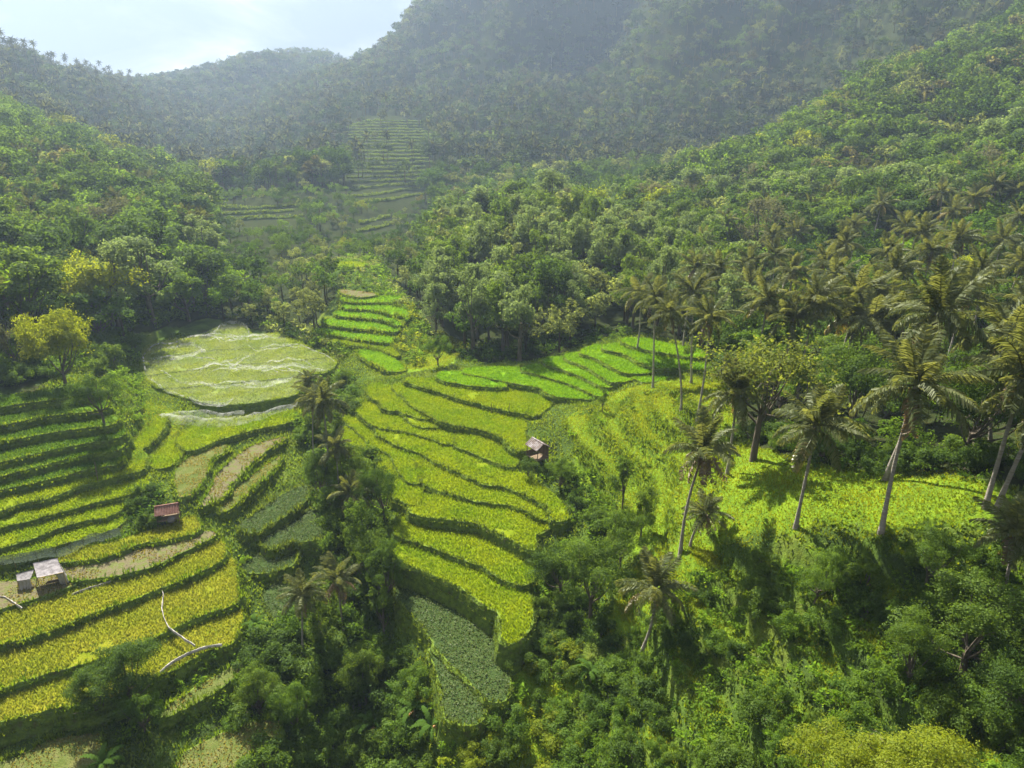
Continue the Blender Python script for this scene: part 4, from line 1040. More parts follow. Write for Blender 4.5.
# ------------------------------------------------------------------ rice and grass blades
def blades(x, y, z, h, g, nb=4, w=.07, spread=.16, lean=.3):
    n = len(x); k = np.repeat(np.arange(n), nb); m = len(k)
    a = g.uniform(0, 6.28, m); d = np.stack([np.cos(a), np.sin(a), np.zeros(m)], -1)
    B = np.stack([x[k], y[k], z[k]-.03], -1) + d*g.uniform(0, spread, m)[:,None]
    hh = (h if np.isscalar(h) else h[k])*g.uniform(.65, 1.15, m)
    p = np.stack([-d[:,1], d[:,0], d[:,2]], -1)*w*g.uniform(.7,1.4,m)[:,None]
    T = B + d*(hh*g.uniform(0, lean, m)*2)[:,None]; T[:,2] = B[:,2]+hh
    Mi = (B+T)/2 - d*(hh*.06)[:,None]; Mi[:,2] += hh*.08
    V = np.stack([B-p*.7, B+p*.7, Mi+p, Mi-p, T], 1).reshape(-1,3)
    q = np.arange(m)[:,None]*5
    return V, [q+np.array([[0,1,2,3]]), q+np.array([[3,2,4]])]
def stuff_blades(name, chunks, mat):
    Vs, Q, T, o = [], [], [], 0
    for V, (q, t) in chunks: Vs.append(V); Q.append(q+o); T.append(t+o); o += len(V)
    if Vs: tag(link_obj(name, mesh_np(name, np.concatenate(Vs), [np.concatenate(Q), np.concatenate(T)]), M[mat]), kind='stuff')
g = np.random.default_rng(9)
crops = {}
bund = []; bright = []
for f in fields:
    far_ = f.lo[1] > 150
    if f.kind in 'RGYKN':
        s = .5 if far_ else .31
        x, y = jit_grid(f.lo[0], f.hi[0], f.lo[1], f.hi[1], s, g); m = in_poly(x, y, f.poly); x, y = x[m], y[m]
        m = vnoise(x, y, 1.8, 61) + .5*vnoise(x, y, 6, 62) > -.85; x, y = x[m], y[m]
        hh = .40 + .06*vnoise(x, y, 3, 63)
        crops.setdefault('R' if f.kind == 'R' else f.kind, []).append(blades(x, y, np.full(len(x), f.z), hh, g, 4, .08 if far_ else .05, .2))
    elif f.kind == 'V':
        x, y = jit_grid(f.lo[0], f.hi[0], f.lo[1], f.hi[1], .34, g); m = in_poly(x, y, f.poly); x, y = x[m], y[m]
        m = vnoise(x, y, 2.2, 64) > -.7; x, y = x[m], y[m]
        gg = unit(g.normal(size=(len(x)*3,3))*.5+np.array([0,0,1])); k = np.repeat(np.arange(len(x)), 3)
        P = np.stack([x[k], y[k], np.full(len(k), f.z+.18)], -1) + g.normal(size=(len(k),3))*np.array([.2,.2,.08])
        crops.setdefault('V', []).append(leaf_quads(P, gg, .25, g))
    else:
        x, y = jit_grid(f.lo[0], f.hi[0], f.lo[1], f.hi[1], .42, g); m = in_poly(x, y, f.poly) & (vnoise(x, y, 1.5, 65) + vnoise(x, y, 4, 75) > (.1 if f.kind == 'S' else -.5)); x, y = x[m], y[m]
        crops.setdefault('D', []).append(blades(x, y, np.full(len(x), f.z), .25, g, 3, .06, .2))
    # grass along the banks
    w = f.poly; seg = np.linalg.norm(np.roll(w,-1,0)-w, axis=1); per = seg.sum(); cum = np.r_[0, np.cumsum(seg)]
    o = outward(w)
    for row, (off, dz) in enumerate(((.10,0),(.35,-.45),(.62,-1.3))):
        n_ = int(per/(.36 if not far_ else .5)); u = g.uniform(0, per, n_); wi = np.r_[w, w[:1]]; oi = np.r_[o, o[:1]]
        x = np.interp(u, cum, wi[:,0]) + np.interp(u, cum, oi[:,0])*(off+g.normal(size=n_)*.1); y = np.interp(u, cum, wi[:,1]) + np.interp(u, cum, oi[:,1])*(off+g.normal(size=n_)*.1)
        hh = f.bund*(.75+.5*vnoise(x, y, 2.2, 66))*(1.0 if row == 0 else .9)
        hh = np.maximum(hh, .15)
        (bund if f.kind in 'RVN' else bright).append(blades(x, y, np.full(n_, f.z+dz), hh, g, 5, .06, .2, .45))
for k, nm in (('R','ripe_rice'),('G','golden_rice'),('Y','young_rice'),('K','shade_tinted_green_rice'),('N','pale_rice'),('D','straw_stubble')): stuff_blades(nm, crops.get(k, []), 'rice_'+k)
V, F = merge(crops['V']); tag(link_obj('vegetable_leaves', mesh_np('vegetable_leaves', V, F), M['bed']), kind='stuff')
stuff_blades('bank_grass', bund, 'bund'); stuff_blades('tall_bank_grass', bright, 'bund_bright')
grass = []
for p in LUSH:
    x, y = area_pts(p, .36, g); z = Hf(x, y)
    hh = .24 + .30*np.clip(vnoise(x, y, 5, 67)-.25, 0, 1) + .06*vnoise(x,y,1.5,68)
    grass.append(blades(x, y, z, hh, g, 5, .042, .3, .35))
w = SLOPE_W; x, y = jit_grid(w[:,0].min(), w[:,0].max(), w[:,1].min(), w[:,1].max(), .36, g); m = flat_at(x, y); x, y = x[m], y[m]
grass.append(blades(x, y, Hf(x, y), .34+.2*np.clip(vnoise(x, y, 4, 73),-.5,1), g, 5, .045, .3, .4))
x, y = jit_grid(2, 36, 60, 120, .45, g); m = bilin(GX, GY, WALL.astype(float), x, y) > .4; x, y = x[m], y[m]
stuff_blades('wall_grass', [blades(x, y, Hf(x, y), .5+.3*vnoise(x, y, 2.5, 74), g, 5, .055, .3, .6)], 'bund_bright')
stuff_blades('grass', grass, 'grass')
rough = []
x, y = jit_grid(-85, 60, 36, 170, .58, g); z = Hf(x, y); m = in_frame(np.stack([x,y,z],-1), 20) & in_poly(x, y, OPEN_W) & ~on_field(x, y) & (bilin(GX, GY, lush, x, y) < .55); x, y, z = x[m], y[m], z[m]
pick = vnoise(x, y, 6, 70) + .6*g.normal(size=len(x)) > -.1
for sel, nm, mt in ((pick, 'rough_grass', 'bund_bright'), (~pick, 'dark_grass', 'bund')):
    stuff_blades(nm, [blades(x[sel], y[sel], z[sel], .42+.3*vnoise(x[sel], y[sel], 3, 69), g, 5, .08, .4, .5)], mt)

# far terraced slopes at the valley head: narrow strips stepping up the hill
g = np.random.default_rng(12)
def far_strips(px0, px1, py0, py1, dz, kinds, shrink=0.0):
    xs_ = np.linspace(px0, px1, 23); cd = ray(xs_, np.full(23, (py0+py1)/2)); az = cd[:,0]/cd[:,1]
    c0, c1 = ground((px0+px1)/2, py0), ground((px0+px1)/2, py1)
    ya, yb = min(c0[1], c1[1])-60, max(c0[1], c1[1])+60; yy = np.arange(ya, yb, 1.0)
    for i, lev in enumerate(np.arange(c0[2]+1, c1[2], dz)):
        Lp = []
        for a_ in az:
            hh = H(a_*yy, yy); k = np.where(hh > lev)[0]
            Lp.append((a_, yy[k[0]]) if len(k) and k[0] > 0 else None)
        ok = [q for q in Lp if q is not None]
        if len(ok) < 12: continue
        i0 = int(g.integers(0, 3)); i1 = len(ok)-int(g.integers(0, 3)); q = np.array(ok)[i0:i1]
        ys2 = np.convolve(np.pad(q[:,1], 2, 'edge'), np.ones(5)/5, 'valid') + vnoise(q[:,0]*300, q[:,0]*0+lev, 5, 71)*.8
        lo = np.stack([q[:,0]*ys2, ys2], -1); up = np.stack([q[:,0]*(ys2+4.2), ys2+4.2], -1)
        f = Field(); f.kind = kinds[i % len(kinds)]; f.z = float(lev)+.7; f.bund = 1.2
        w = np.concatenate([up, lo[::-1]])
        if 0.5*np.sum(w[:,0]*np.roll(w[:,1],-1)-np.roll(w[:,0],-1)*w[:,1]) < 0: w = w[::-1].copy()
        f.poly = w; f.lo = w.min(0); f.hi = w.max(0); far_fields.append(f); build_field(f)
far_fields = []
far_strips(216, 302, 233, 207, 1.3, 'FJF')
far_strips(342, 432, 206, 121, 2.3, 'JFJJ')
far_strips(357, 393, 237, 217, 1.6, 'FJ')
bt = []
for f in far_fields:
    w = f.poly; seg = np.linalg.norm(np.roll(w,-1,0)-w, axis=1); per = seg.sum(); cum = np.r_[0, np.cumsum(seg)]; wi = np.r_[w, w[:1]]
    n_ = int(per/.35); u = g.uniform(0, per, n_); x = np.interp(u, cum, wi[:,0])+g.normal(size=n_)*.3; y = np.interp(u, cum, wi[:,1])+g.normal(size=n_)*.3
    bt.append(blades(x, y, np.full(n_, f.z-.2), .9+1.3*np.clip(vnoise(x, y, 5, 72),0,1), g, 4, .22, .4, .4))
stuff_blades('terrace_grass', bt, 'bund')

# ------------------------------------------------------------------ huts, nets and small things in the fields
M['thread'] = None
def net_mat(name, opac, col=(.82,.83,.82), scale=1.6):
    m, nt, nn, L = new_mat(name)
    out = N(nt, 'ShaderNodeOutputMaterial'); tr = N(nt, 'ShaderNodeBsdfTransparent')
    d = N(nt, 'ShaderNodeBsdfDiffuse', inp={'Color': (*col,1)}); t = N(nt, 'ShaderNodeBsdfTranslucent', inp={'Color': (*col,1)})
    s = N(nt, 'ShaderNodeMixShader', inp={0: .6}); L.new(d.outputs[0], s.inputs[1]); L.new(t.outputs[0], s.inputs[2])
    tc = N(nt, 'ShaderNodeTexCoord'); no = N(nt, 'ShaderNodeTexNoise', inp={'Scale': scale, 'Detail': 5, 'Roughness': .6}); L.new(tc.outputs['Object'], no.inputs[0])
    mr = N(nt, 'ShaderNodeMapRange', inp={1: .3, 2: .72, 3: opac[0], 4: opac[1]}); L.new(no.outputs[0], mr.inputs[0])
    mx = N(nt, 'ShaderNodeMixShader'); L.new(mr.outputs[0], mx.inputs[0]); L.new(tr.outputs[0], mx.inputs[1]); L.new(s.outputs[0], mx.inputs[2])
    L.new(mx.outputs[0], out.inputs[0]); return m
M['net'] = net_mat('bird_netting', (.01,.10), scale=.35)
M['fold'] = net_mat('bunched_netting', (.05,.5), scale=.9)
M['shade'] = net_mat('dark_mesh', (.5,.9), (.06,.08,.06), 2)
M['tarp'] = surf_mat('grey_tarpaulin', [(.3,(.10,.095,.10)),(.5,(.17,.16,.17)),(.75,(.25,.24,.25))], 1.6, 5, .8, .6, 2.5)
M['sheet'] = surf_mat('white_sheet', [(.3,(.26,.25,.22)),(.6,(.38,.36,.34)),(.8,(.48,.46,.44))], 1.5, 5, .7, .6, 3)
M['rust'] = surf_mat('rusty_red_roofing', [(.3,(.10,.052,.04)),(.5,(.155,.085,.07)),(.7,(.21,.135,.12))], .9, 5, .7, .2, 6)
M['tin'] = surf_mat('weathered_tin', [(.3,(.08,.06,.05)),(.48,(.14,.11,.10)),(.56,(.22,.20,.205)),(.7,(.27,.25,.26))], 1.3, 4, .6, .2, 6, spec=.15)
M['wood'] = surf_mat('weathered_wood', [(.3,(.10,.075,.05)),(.7,(.22,.17,.12))], 3, 5, .85, .4, 8, stretch=(1,1,.2))
M['bamboo'] = surf_mat('bamboo', [(.3,(.30,.22,.09)),(.7,(.42,.33,.16))], 3, 4, .6, .2, 6)
M['mesh_bag'] = M['sheet']

def slab_between(a, b, c, d, th=.06, nu=24, nv=8, wave=.035, nw=9, sag=0.0):
    """sheet with corrugations running from edge a-b to edge d-c; returns arrays with real thickness"""
    a, b, c, d = [np.asarray(q, float) for q in (a, b, c, d)]
    u = np.linspace(0,1,nu*4)[None,:,None]; v = np.linspace(0,1,nv)[:,None,None]
    Pt = (a*(1-u)+b*u)*(1-v) + (d*(1-u)+c*u)*v
    nrm = unit(np.cross(b-a, d-a)); nrm = nrm if nrm[2] > 0 else -nrm
    Pt = Pt + nrm*(wave*np.sin(u*np.pi*2*nw)) - np.array([0,0,1.])*sag*(4*v*(1-v)+.6*np.sin(u*np.pi*3)**2*v)
    m = nu*4; top = Pt.reshape(-1,3); bot = top - nrm*th
    V = np.concatenate([top, bot]); k = len(top)
    i = np.arange(nv-1)[:,None]*m; j = np.arange(m-1)[None]
    q = np.stack([i+j, i+j+1, i+m+j+1, i+m+j], -1).reshape(-1,4)
    loop = np.r_[np.arange(m), np.arange(1,nv)*m+m-1, (nv-1)*m+np.arange(m-2,-1,-1), np.arange(nv-2,0,-1)*m]
    l2 = np.roll(loop,-1); e = np.stack([loop, l2, l2+k, loop+k], -1)
    return V, np.concatenate([q, q[:,::-1]+k, e])
def curtain(top_a, top_b, zlo, folds=7, amp=.12, n=40, nz=8, flare=.15):
    a, b = np.asarray(top_a,float), np.asarray(top_b,float); u = np.linspace(0,1,n)[None,:,None]; v = np.linspace(0,1,nz)[:,None,None]
    T = a*(1-u)+b*u; B = T.copy(); B[...,2] = zlo
    Pt = T*(1-v)+B*v; dr = unit(b-a); nr = np.array([-dr[1], dr[0], 0])
    Pt = Pt + nr*(amp*(.2+v)*np.sin(u*folds*6.283+1.3*np.sin(v*3+u*5))) + nr*flare*v*v
    V = Pt.reshape(-1,3); V2 = V+nr*.015; i = np.arange(nz-1)[:,None]*n; j = np.arange(n-1)[None]
    q = np.stack([i+j,i+j+1,i+n+j+1,i+n+j],-1).reshape(-1,4)
    return np.concatenate([V,V2]), np.concatenate([q, q[:,::-1]+len(V)])
def part(name, arr, mat, parent, loc, smooth=False):
    V, F = arr; me = mesh_np(name, V-np.asarray(loc), F, smooth=smooth); me.materials.append(M[mat]); return obj(name, me, parent)
def post(p, ztop, zbot, r=.06):
    return tube([[p[0],p[1],zbot-.3],[p[0]+.01,p[1],(zbot+ztop)/2],[p[0],p[1]+.01,ztop]], [r*1.1,r,r*.95], 7)
def pz(px, py, z): return on_z(np.array(px,float), np.array(py,float), z)
def box(c0, c1, th):                       # a plank between two points
    c0, c1 = np.asarray(c0,float), np.asarray(c1,float); d = unit(c1-c0); s = unit(np.cross(d,[0,0,1.])); u = np.cross(s,d)
    V = np.array([c+s*a*th[0]/2+u*b*th[1]/2 for c in (c0,c1) for a,b in ((-1,-1),(1,-1),(1,1),(-1,1))])
    return V, np.array([[0,1,2,3],[7,6,5,4],[0,4,5,1],[1,5,6,2],[2,6,7,3],[3,7,4,0]])

def gable_hut(name, label, ridge, eave, zg, roofmat, wall=True):
    (r0, r1), (e0, e1) = [[np.asarray(q) for q in s] for s in (ridge, eave)]
    # make the roof a true rectangle: the eave runs level and parallel to the ridge
    rd = unit(r1-r0)*np.array([1,1,0]); rd = unit(rd); mid = (r0+r1)/2; ln = np.linalg.norm((r1-r0)[:2]); dn = ((e0+e1)/2-mid); dn -= rd*np.dot(dn, rd)
    r0, r1 = mid-rd*ln/2, mid+rd*ln/2; e0, e1 = r0+dn, r1+dn
    o = np.array([-dn[0], -dn[1], dn[2]]); f0, f1 = r0+o, r1+o
    base = np.array([mid[0], mid[1], zg]); rt = root(name, base); tag(rt, label, 'hut')
    up = np.array([0,0,.03])
    part('roof', merge([slab_between(r0+up, r1+up, e1, e0), slab_between(r0, r1, f1, f0), box(r0+[0,0,.06], r1+[0,0,.06], (.22,.05))]), roofmat, rt, base)
    for i, (a, b) in enumerate(((e0,r0),(e1,r1),(f0,r0),(f1,r1))):
        p = a*.82+b*.18 ; p = p*.9 + mid*.1
        part('post', post(p, a[2]*.82+b[2]*.18-.05, zg, .065), 'wood', rt, base)
    hw = [q*.86+mid*.14 for q in (e0,e1,f1,f0)]; zf = zg+.55
    fl = [np.array([q[0],q[1],zf]) for q in hw]
    part('platform', slab_between(fl[0], fl[1], fl[2], fl[3], .08, 6, 6, 0.0), 'wood', rt, base)
    if wall:
        part('back_wall', slab_between([*hw[3][:2],zf+.05],[*hw[2][:2],zf+.05],[*hw[2][:2],f0[2]-.05],[*hw[3][:2],f0[2]-.05],.04,8,4,.01,20), 'wood', rt, base)
        part('side_wall', slab_between([*hw[3][:2],zf+.05],[*hw[0][:2],zf+.05],[*hw[0][:2],zf+.75],[*hw[3][:2],zf+.75],.04,8,4,.01,20), 'wood', rt, base)
    return rt
z0 = -53.1
gable_hut('field_hut', 'small open hut with a rusty red roof among shrubs above the golden rice', (pz(154.2,506.8,z0+2.5), pz(178.4,502.9,z0+2.5)), (pz(154.8,517.7,z0+1.6), pz(178.8,511.5,z0+1.6)), z0, 'rust', False)
z0 = float(Hf(*pz(536,458,-49.0)[:2])[0])
gable_hut('field_hut', 'tiny raised hut with a weathered grey tin roof at the end of the ripe terraces', (pz(532,437.3,z0+3.2), pz(543.7,444.2,z0+3.2)), (pz(524.2,443.7,z0+2.4), pz(535.4,450.5,z0+2.4)), z0, 'tin')

# shelter of tarpaulins beside the golden rice
zs = -54.35; base = pz(45,588,zs)
sh = root('tarpaulin_shelter', base); tag(sh, 'ramshackle shelter of grey tarpaulins and white sheets on the bare strip by the golden rice', 'shelter')
A_, B_, C_, D_ = pz(33,563,zs+2.3), pz(57,557.6,zs+2.3), pz(63.5,572,zs+1.9), pz(37,577.6,zs+1.9)
part('roof', slab_between(A_, B_, C_, D_, .03, 16, 10, .02, 3, .10), 'tarp', sh, base, True)
E_, F_, G2, H2 = pz(16,574,zs+1.5), pz(34,569,zs+1.6), pz(30,579,zs+1.25), pz(17,581,zs+1.2)
part('awning', slab_between(E_, F_, G2, H2, .03, 14, 8, .02, 3, .08), 'tarp', sh, base, True)
part('curtain', curtain(H2, G2, zs-.1, 4, .10, flare=-.2), 'sheet', sh, base, True)
part('curtain', curtain(C_, B_, zs, 6, .14, flare=-.35), 'sheet', sh, base, True)
part('curtain', curtain(C_+[-.9,-.1,-.1], C_, zs, 3, .08), 'sheet', sh, base, True)
for p in (A_, B_, C_, D_, E_, H2): part('post', post(p, p[2]-.02, zs, .05), 'bamboo', sh, base)
part('beam', tube([D_+[0,0,-.06], C_+[0,0,-.06]], [.045,.045], 6), 'bamboo', sh, base)
part('bench', slab_between(D_*.9+C_*.1+[0,.5,-1.4], D_*.2+C_*.8+[0,.5,-1.4], D_*.2+C_*.8+[0,1.1,-1.4], D_*.9+C_*.1+[0,1.1,-1.4], .07, 6, 4, 0), 'wood', sh, base)

# bird net over the pale rice
NETP = [(144,355),(148,346),(180,340),(202,335),(227,325),(245,329),(253,336),(279,335),(292,344),(313,350),(335,362),(326,372),(309,374),(303,387),(288,396),(227,405),(191,399),(175,394),(159,385),(144,377)]
nw_ = catmull(np.array([pz(a, b, -48.0)[:2] for a, b in NETP]), 3)
x0, y0 = nw_.min(0); x1, y1 = nw_.max(0)
gx1 = np.arange(x0, x1, .6); gy1 = np.arange(y0, y1, .6); NX, NY = np.meshgrid(gx1, gy1)
nf = [f for f in fields if f.kind == 'N']
def net_h(x, y):
    w = np.zeros(np.shape(x)); s = np.zeros(np.shape(x))
    for f in nf:
        c = f.poly.mean(0); k = 1/(1+np.abs(y-c[1]))**4; w += k; s += k*f.z
    return s/w + 1.0 + .28*vnoise(x, y, 3.5, 91) + .35*np.abs(vnoise(x+.5*y, y*.4, 2.4, 92)) - .25
m = in_poly(NX, NY, nw_); NZ = net_h(NX, NY); ii = np.arange(NX.size).reshape(NX.shape)
cell = m[:-1,:-1]&m[1:,:-1]&m[:-1,1:]&m[1:,1:]
q = np.stack([ii[:-1,:-1],ii[:-1,1:],ii[1:,1:],ii[1:,:-1]],-1)[cell]
us = np.unique(q); rm = np.zeros(NX.size, int); rm[us] = np.arange(len(us))
nb = np.array([nw_[:,0].mean(), nw_[:,1].mean(), -48.5])
net = root('bird_net', nb); tag(net, 'translucent white bird net draped in folds over the oval rice field', 'net')
part('net_sheet', (np.stack([NX.ravel(),NY.ravel(),NZ.ravel()],-1)[us], rm[q]), 'net', net, nb, True)
FOLDS = [ # pixel line, hanging height
 ([(146,372),(144,358),(150,350),(165,346),(180,343),(197,338),(212,338),(221,345)],.45),([(168,352),(180,346),(191,345),(200,349),(206,354)],1.0),([(172,361),(182,357),(195,354),(206,350)],1.2),
 ([(212,336),(223,326),(236,324),(247,329),(250,338)],1.0),([(249,347),(258,353),(272,351),(290,347),(304,349),(318,353),(335,363)],.4),([(148,377),(158,384),(170,391),(184,397)],.45),
 ([(161,372),(172,377),(184,381),(205,384),(227,385),(250,387),(275,385)],.6),([(243,384),(254,380),(268,383),(281,379),(292,377)],1.3),([(189,398),(200,401),(210,402),(222,401),(233,399)],1.0),
 ([(225,344),(240,340),(256,342),(268,340)],.7),([(262,372),(284,366),(305,366),(325,371)],.9),([(200,372),(206,366),(221,362),(240,360)],.7),
 ([(148,409),(156,413),(165,415),(184,416),(200,418),(215,419),(228,418),(240,417),(252,414),(262,412),(280,407),(298,402)],1.7),([(168,414),(185,411),(205,411),(225,413),(245,411)],1.3),([(225,363),(232,365),(241,362),(255,356)],.6)]
g = np.random.default_rng(31)
for _ in range(16):
    a_, b_ = g.uniform(150, 290), g.uniform(338, 392); l_ = g.uniform(25, 75); c_ = g.uniform(2, 7)
    pl_ = [(a_+l_*t_, b_-c_*math.sin(t_*3.1)+l_*.02*t_) for t_ in np.linspace(0, 1, 7)]
    if in_poly(np.array([q_[0] for q_ in pl_]), np.array([q_[1] for q_ in pl_]), NETP).all(): FOLDS.append((pl_, float(g.uniform(.3,.55))))
for k, (pl, hh) in enumerate(FOLDS):
    p = np.array(pl, float); low = p[:,1].mean() > 405
    w = catmull(np.array([pz(a, b, -49.6 if low else -48.0) for a, b in p]), 8, False); n_ = len(w)
    zt = (-50.9 + 1.3 + .15*np.sin(np.arange(n_)*.5)) if low else net_h(w[:,0], w[:,1]) + .25 + .2*np.sin(np.arange(n_)*.37+k)
    rows = []
    for v in np.linspace(0, 1, 6):
        off = (.9 if low else .45)*(v-.3)*hh; jt = vnoise(w[:,0]*3, w[:,1]*3+v*5, 1.3, k)*.22
        taper = np.sin(np.pi*np.clip(np.linspace(.04,.96,n_),0,1))**.5
        rows.append(np.stack([w[:,0]+jt, w[:,1]-off+jt*.5, zt - v*v*hh*.8*taper + (1-v)*0], -1))
    V = np.concatenate(rows); i = np.arange(5)[:,None]*n_; j = np.arange(n_-1)[None]
    part('net_fold', (V, np.stack([i+j,i+j+1,i+n_+j+1,i+n_+j],-1).reshape(-1,4)), 'fold', net, nb, True)
for a, b in [(150,352),(180,343),(222,330),(250,338),(292,347),(330,365),(305,378),(241,364),(229,388),(184,396),(150,376),(270,366)]:
    w = pz(a, b, -48.0); part('pole', post(w, float(net_h(w[0], w[1]))+.35, float(Hf(w[0], w[1])[0]), .035), 'bamboo', net, nb)

def ribbon(name, px_, z, wd, mat, label, cat, hgt=.05):
    p = catmull(np.array([pz(a, b, z) for a, b in px_]), 8, False); n_ = len(p); t = unit(np.gradient(p, axis=0)); s = np.stack([-t[:,1], t[:,0], t[:,2]*0], -1)
    ww = (wd*(.7+.5*vnoise(p[:,0]*2, p[:,1]*2, 1, 5)))[:,None]; up = np.array([0,0,1.])*(hgt*(1+.8*vnoise(p[:,0]*2, p[:,1], .7, 6)))[:,None]
    p = p + s*(.05*vnoise(np.arange(n_)*.9, np.arange(n_)*0., 1, 8))[:,None]; ww = ww*(.6+.7*np.abs(vnoise(np.arange(n_)*1.1, np.arange(n_)*0., 1, 9)))[:,None]
    V = np.concatenate([p-s*ww-[0,0,.3], p-s*ww*.5+up, p+s*ww*.5+up*.8, p+s*ww-[0,0,.3]]); i = np.arange(n_-1)
    F = np.concatenate([np.stack([i+k*n_, i+1+k*n_, i+1+(k+1)*n_, i+(k+1)*n_], -1) for k in range(3)])
    b = p.mean(0); me = mesh_np(name, V-b, F, smooth=True); me.materials.append(M[mat]); return tag(obj(name, me, loc=b), label, cat)
ribbon('white_sheeting', [(157,577),(159,585),(163,593),(162,603),(163,615),(169,627),(180,635),(195,645)], -55.3, .075, 'sheet', 'crumpled white sheeting strip winding down across the golden rice', 'sheeting')
ribbon('white_sheeting', [(160,672),(168,664),(178,658),(190,652),(204,647),(222,644)], -56.32, .095, 'sheet', 'white sheeting along the lower golden rice edge by the two lobed tree', 'sheeting')
ribbon('white_sheeting', [(-20,603),(0,596),(10,600),(22,608)], -54.25, .10, 'sheet', 'white sheeting on the ground left of the tarpaulin shelter', 'sheeting')
ribbon('irrigation_hose', [(72,594),(84,589),(98,585),(120,578),(140,573)], -54.7, .07, 'sheet', 'thin pale hose running along the grassy edge from the tarpaulin shelter', 'hose', .05)
w = pz(399,522,-53.2)
t = np.linspace(-1,1,8); sv = tube(np.stack([t*.25, t*.3, .25+.04*np.cos(t*3)], -1), .34*np.sqrt(np.clip(1-t**2,.05,1)), 9)
me = mesh_np('sack', *sv, smooth=True); me.materials.append(M['sheet']); tag(obj('sack', me, loc=w), 'white sack lying on the left end of a lower ripe terrace', 'sack')
w = pz(172,522,-53.1); me2 = mesh_np('sack', *sv, smooth=True); me2.materials.append(M['tarp']); tag(obj('sack', me2, loc=w, sc=1.5), 'grey bundle lying in front of the red roofed hut', 'sack')

# dark mesh fence along the terrace above the tarpaulin shelter
fp = catmull(np.array([pz(a, b, -52.2) for a, b in [(-40,562),(-10,557),(12,555),(35,550),(55,548),(70,545),(82,538),(95,533),(108,531),(121,527)]]), 5, False)
zb = np.minimum(Hf(fp[:,0], fp[:,1]), -52.9)
sc_ = np.stack([fp[:,0], fp[:,1], fp[:,2] + .12*np.sin(np.arange(len(fp))*.8)], -1); lo = sc_.copy(); lo[:,2] -= 1.25; lo[:,1] -= .25; md = (sc_+lo)/2; md[:,1] -= .25+.15*np.sin(np.arange(len(fp))*1.3)
n_ = len(fp); i = np.arange(n_-1); fb = fp.mean(0); fb[2] = -53.3
fe = root('mesh_fence', fb); tag(fe, 'low sagging dark mesh fence along the terrace edge above the tarpaulin shelter', 'fence')
part('mesh', (np.concatenate([sc_,md,lo]), np.concatenate([np.stack([i,i+1,n_+i+1,n_+i],-1), np.stack([n_+i,n_+i+1,2*n_+i+1,2*n_+i],-1)])), 'shade', fe, fb, True)
for k in range(0, n_, 5): part('stake', post(fp[k]+[0,.06,0], fp[k][2]+.15, float(zb[k])-.4, .03), 'bamboo', fe, fb)

for (a, b), zz, hh, lab in [((491,411),-46.4,1.6,'dark stake on the bank below the topmost ripe terrace, nearer the wooded side'),((509,413),-46.4,1.9,'taller dark stake on the bank below the topmost ripe terrace, nearer the small hut'),
   ((421,472),-50.8,1.5,'short stake overgrown with weeds between two ripe terraces'),((372,432),-49.8,1.4,'thin stake on the upper left bank of the ripe terraces'),((97,476),-49.5,2.4,'slanting bamboo stake on the dark green rows at the left')]:
    w = pz(a, b, zz); st = tube([[0,0,-1.2],[.03,.02,hh*.5],[.12,.03,hh]], [.07,.06,.045], 7); me = mesh_np('wooden_stake', *st, smooth=True); me.materials.append(M['wood'])
    tag(obj('wooden_stake', me, loc=w), lab, 'stake')

# ------------------------------------------------------------------ light, sky, haze
SUN_AZ, SUN_EL = math.radians(-27), math.radians(48)
sd = bpy.data.lights.new('sun', 'SUN'); sd.energy = 5.0; sd.angle = math.radians(0.5); sd.color = (1, .93, .80)
so = bpy.data.objects.new('sun', sd); COL.objects.link(so)
to_sun = Vector((math.sin(SUN_AZ)*math.cos(SUN_EL), math.cos(SUN_AZ)*math.cos(SUN_EL), math.sin(SUN_EL)))
so.rotation_euler = to_sun.to_track_quat('Z', 'Y').to_euler()
so.location = to_sun * 900
wd = bpy.data.worlds.new('World'); scene.world = wd; wd.use_nodes = True
nt = wd.node_tree; nt.nodes.clear(); L = nt.links
wo = N(nt, 'ShaderNodeOutputWorld'); bg = N(nt, 'ShaderNodeBackground', inp={'Strength': 0.07})
sky = N(nt, 'ShaderNodeTexSky'); sky.sky_type = 'NISHITA'; sky.sun_disc = False
sky.sun_elevation = SUN_EL; sky.sun_rotation = SUN_AZ % (2*math.pi); sky.altitude = 300; sky.dust_density = 2.0
tc = N(nt, 'ShaderNodeTexCoord'); mp = N(nt, 'ShaderNodeMapping'); mp.inputs['Scale'].default_value = (1, 1, 2.6)
L.new(tc.outputs['Generated'], mp.inputs[0])
cn = N(nt, 'ShaderNodeTexNoise', inp={'Scale': 4.6, 'Detail': 8, 'Roughness': 0.55, 'Distortion': .3}); L.new(mp.outputs[0], cn.inputs[0])
cr = ramp(nt, [(0.43,(.50,.54,.60)),(0.53,(1.0,1.02,1.04)),(0.62,(2.3,2.26,2.2))]); L.new(cn.outputs[0], cr.inputs[0])
vd = N(nt, 'ShaderNodeVectorMath', operation='DOT_PRODUCT'); vd.inputs[1].default_value = to_sun; L.new(tc.outputs['Generated'], vd.inputs[0])
vp = N(nt, 'ShaderNodeMapRange', inp={1: .55, 2: 1.0, 3: .8, 4: 1.35}); L.new(vd.outputs['Value'], vp.inputs[0])
sz = N(nt, 'ShaderNodeSeparateXYZ'); L.new(tc.outputs['Generated'], sz.inputs[0])
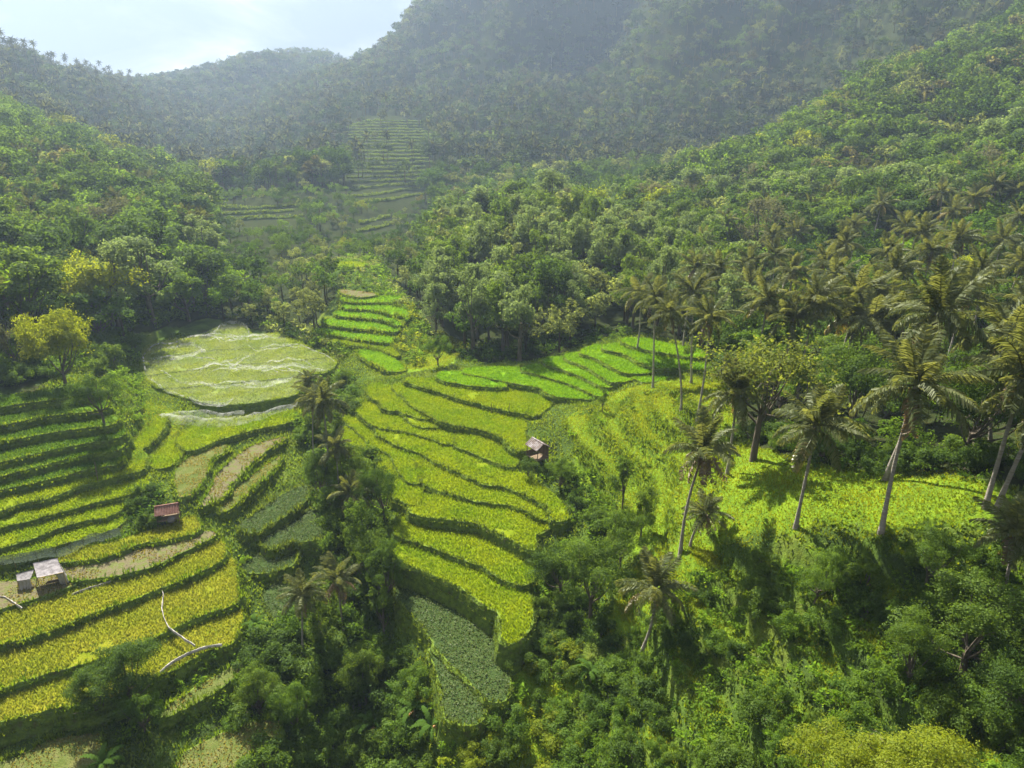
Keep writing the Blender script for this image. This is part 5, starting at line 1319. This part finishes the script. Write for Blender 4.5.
ov = N(nt, 'ShaderNodeMapRange', inp={1: .22, 2: 1.0, 3: 1.0, 4: 4.6}); L.new(sz.outputs[2], ov.inputs[0])   # unseen overhead sky brightened for ambient fill, the way an overcast sky is
vz = N(nt, 'ShaderNodeMath', operation='MULTIPLY'); L.new(vp.outputs[0], vz.inputs[0]); L.new(ov.outputs[0], vz.inputs[1])
vm = N(nt, 'ShaderNodeVectorMath', operation='SCALE'); L.new(cr.outputs[0], vm.inputs[0]); L.new(vz.outputs[0], vm.inputs['Scale'])
cm = N(nt, 'ShaderNodeMix', data_type='RGBA'); cm.inputs[0].default_value = .97; L.new(vm.outputs[0], cm.inputs[7])
L.new(sky.outputs[0], cm.inputs[6]); L.new(cm.outputs[2], bg.inputs[0]); L.new(bg.outputs[0], wo.inputs[0])

hz, hnt, _, HL = new_mat('haze')
ho = N(hnt, 'ShaderNodeOutputMaterial')
pv = N(hnt, 'ShaderNodeVolumePrincipled', inp={'Color': (.56,.73,1.0,1), 'Density': HAZE, 'Anisotropy': 0.3})
HL.new(pv.outputs[0], ho.inputs['Volume'])
zlo, zhi = float(HG.min())-1.0, float(HG.max())+45
xs = (GX[0]-20, GX[-1]+20); ys = (GY[0]-20, GY[-1]+20)
bv = [(x,y,z) for z in (zlo,zhi) for y in ys for x in xs]
bm_ = bpy.data.meshes.new('haze'); bm_.from_pydata(bv, [], [(0,2,3,1),(4,5,7,6),(0,1,5,4),(2,6,7,3),(0,4,6,2),(1,3,7,5)]); bm_.update()
if HAZE > 0: tag(link_obj('haze', bm_, hz), kind='stuff')

scene.view_settings.view_transform = 'Standard'; scene.view_settings.look = 'None'
scene.view_settings.gamma = 1.0; scene.view_settings.exposure = EXPO
scene.view_settings.use_curve_mapping = False
c = scene.cycles
c.max_bounces = 5; c.diffuse_bounces = 3; c.glossy_bounces = 1; c.transmission_bounces = 3; c.transparent_max_bounces = 8; c.volume_bounces = 1
c.caustics_reflective = False; c.caustics_refractive = False
c.use_denoising = DENOISE
c.volume_step_rate = 1.0; c.sample_clamp_indirect = 6.0
